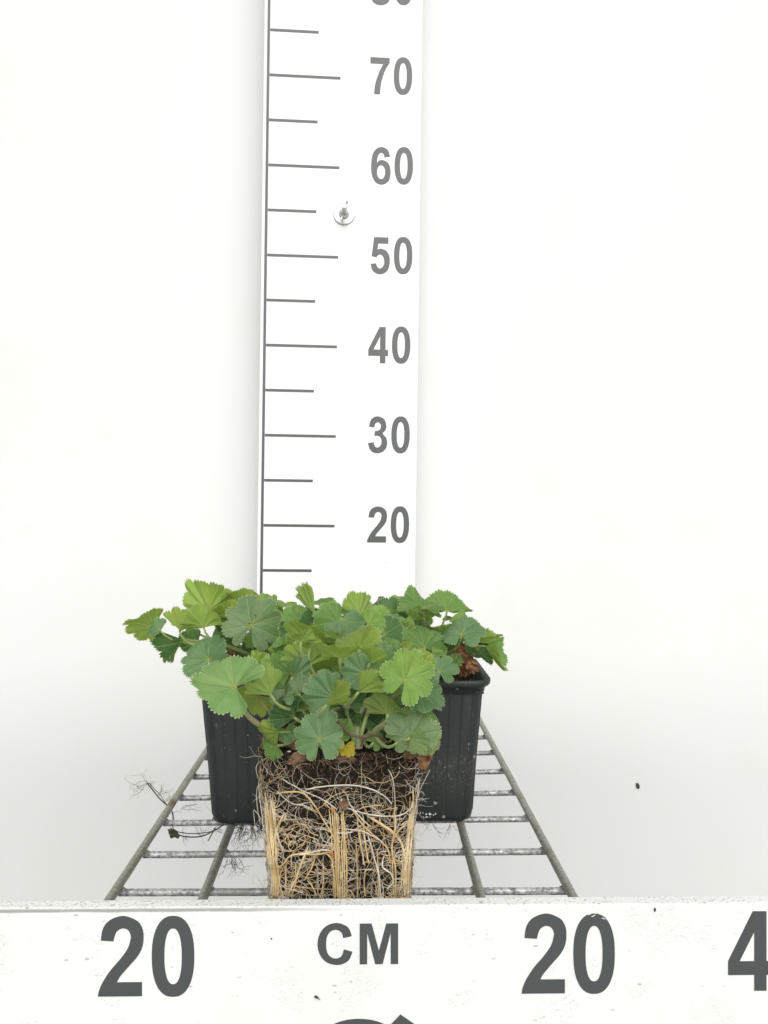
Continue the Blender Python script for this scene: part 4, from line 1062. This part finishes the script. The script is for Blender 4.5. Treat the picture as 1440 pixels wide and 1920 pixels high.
for (x, y, D_, r0, a, n_, c_) in ((675, 1315, .415, 46, 100, (0, .4, .9), 'dark'), (640, 1310, .42, 42, 80, (0, .3, .9), 'dark'), (700, 1260, .42, 46, 60, (.1, .4, .9), 'dark'), (655, 1270, .43, 46, 120, (0, .4, .9), 'mid'),
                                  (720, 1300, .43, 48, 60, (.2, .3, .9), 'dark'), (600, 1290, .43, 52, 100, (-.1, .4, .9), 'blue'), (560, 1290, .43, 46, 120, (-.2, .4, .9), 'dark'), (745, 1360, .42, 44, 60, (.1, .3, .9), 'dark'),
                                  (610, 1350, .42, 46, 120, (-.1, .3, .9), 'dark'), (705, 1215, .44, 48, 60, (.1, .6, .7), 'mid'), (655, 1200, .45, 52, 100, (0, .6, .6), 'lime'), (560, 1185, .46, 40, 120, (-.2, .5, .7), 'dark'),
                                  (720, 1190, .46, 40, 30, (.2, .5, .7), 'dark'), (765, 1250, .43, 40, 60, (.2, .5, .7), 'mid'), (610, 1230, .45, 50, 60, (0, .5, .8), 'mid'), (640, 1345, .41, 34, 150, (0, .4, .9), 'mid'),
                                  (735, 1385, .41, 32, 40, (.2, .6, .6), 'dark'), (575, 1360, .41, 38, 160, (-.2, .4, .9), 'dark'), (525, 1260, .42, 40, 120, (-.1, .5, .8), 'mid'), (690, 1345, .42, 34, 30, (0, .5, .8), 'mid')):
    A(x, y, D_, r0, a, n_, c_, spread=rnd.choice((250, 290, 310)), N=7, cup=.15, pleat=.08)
scrap(fp, 605, 1270, .408, 14, M_DRY, 41, 1.5, 15, .9); scrap(fp, 612, 1274, .405, 10, M_DRY, 43, 1.4, -10, .9)
scrap(fp, 798, 1422, .385, 13, M_DRY, 44, 1.9, 75, .8); scrap(fp, 806, 1400, .382, 9, M_DRY, 45, 1.6, 30, .8); scrap(fp, 765, 1332, .395, 7, M_DRY, 46, 1.3, 90, .8)
scrap(fp, 562, 1421, .398, 13, M_BRACT, 47, 2.0, 25, .5, 'bract'); scrap(fp, 645, 1425, .400, 12, M_BRACT, 48, 2, 0, .5, 'bract')
scrap(fp, 540, 1390, .400, 13, M_BRACT, 49, 2.4, -30, .5, 'bract'); scrap(fp, 770, 1415, .398, 10, M_BRACT, 50, 1.6, 10, .6, 'bract'); scrap(fp, 700, 1418, .402, 8, M_DRY, 51, 1.6, 10, .8)
scrap(fp, 645, 1508, .399, 11, M_BRACT, 52, 1.1, 80, .8, 'bract')
# thick pale crown stem, pale side stems, dead runner
def stem(pts, rads, colr, name='stem'):
    m = MB(); pt = [Vector(p) for p in catmull([P(*p) - fp.location for p in pts], 6)]; k_ = len(pt)
    rr = [rads[0] + (rads[1] - rads[0]) * i / (k_ - 1) for i in range(k_)]; m.tube(pt, rr, 9); o = m.build(name, M_STALK, fp); o.color = colr + (1,); return o
stem([(672, 1402, .405), (672, 1375, .405), (668, 1345, .408), (680, 1322, .412)], (.0022, .0030), (.36, .42, .20), 'crown_stem')
stem([(676, 1385, .400), (683, 1355, .400), (690, 1335, .405), (700, 1310, .41)], (.0010, .0012), (.26, .34, .12))
stem([(664, 1395, .402), (658, 1360, .402), (650, 1335, .405), (640, 1300, .41)], (.0012, .0010), (.24, .30, .11))
stem([(698, 1382, .402), (706, 1365, .402), (722, 1345, .402), (735, 1310, .41)], (.0012, .0010), (.22, .30, .09))
stem([(624, 1338, .396), (640, 1362, .390), (660, 1378, .388), (680, 1382, .389), (700, 1378, .391), (722, 1388, .394)], (.0007, .0007), (.09, .05, .025), 'dead_runner')
stem([(676, 1400, .394), (684, 1384, .391), (694, 1380, .391)], (.0005, .0006), (.10, .06, .03), 'dead_runner')
stem([(640, 1398, .40), (640, 1375, .40), (634, 1350, .405), (628, 1330, .41)], (.0014, .0012), (.45, .36, .06))

# ------------------------------------------------------------------ loose bits
def bit(name, c0, size, seed, label, cat, flat=False):
    m = MB(); bm = bmesh.new(); bmesh.ops.create_icosphere(bm, subdivisions=2, radius=1)
    m.add([Vector((v.co.x * size[0], v.co.y * size[1], v.co.z * size[2])) * (1 + .3 * mnoise.noise(v.co * 2 + Vector((seed, 0, 0)))) for v in bm.verts], [tuple(v.index for v in fc.verts) for fc in bm.faces]); bm.free()
    o = m.build(name, M_DARKBIT, None, label=label, cat=cat); o.location = c0; return o
o = bit('soil_speck', P(1196, 1473.5, WALL_Y - .0012), (.0021, .0012, .0036), 2, 'dark lozenge shaped speck stuck on the backdrop right of the shelf', 'speck'); o.rotation_euler = (0, R(-15), 0)
fpos = lambda px, py, d: Mf @ Vector((plane_px(Mf)(px, py)[0], -d, plane_px(Mf)(px, py)[1]))
m = MB(); c0 = fpos(593, 1868, .0006)
m.tube([Vector((-.0008, 0, .0002)), Vector((.0002, -.0003, .0001)), Vector((.0011, 0, -.0006)), Vector((.0017, 0, -.0013))], [.0003, .00055, .0002, .0001], 6)
for a_ in (20, 60, 110, 150): m.tube([Vector((0, -.0002, 0)), Vector((math.cos(R(a_)) * .0009, -.0005, math.sin(R(a_)) * .0011))], .00012, 4)
o = m.build('dried_plant_crumb', M_DARKBIT, None, label='tiny dark curled crumb stuck on the front board below the letters CM', cat='crumb'); o.location = c0
bit('soil_speck', fpos(1227.5, 1705, .0004), (.0004, .0004, .0009), 5, 'tiny black speck near the top edge of the front board between 20 and 4', 'speck')
bit('soil_speck', fpos(509, 1759.5, .0003), (.00035, .0003, .00035), 6, 'tiny dark dot on the front board left of the letters CM', 'speck')
bit('paint_speck', Mr @ Vector((plane_px(Mr)(724, 1055)[0], -.0002, plane_px(Mr)(724, 1055)[1])), (.0005, .0003, .0004), 9, 'tiny grey speck on the ruler board below the number 20', 'speck')
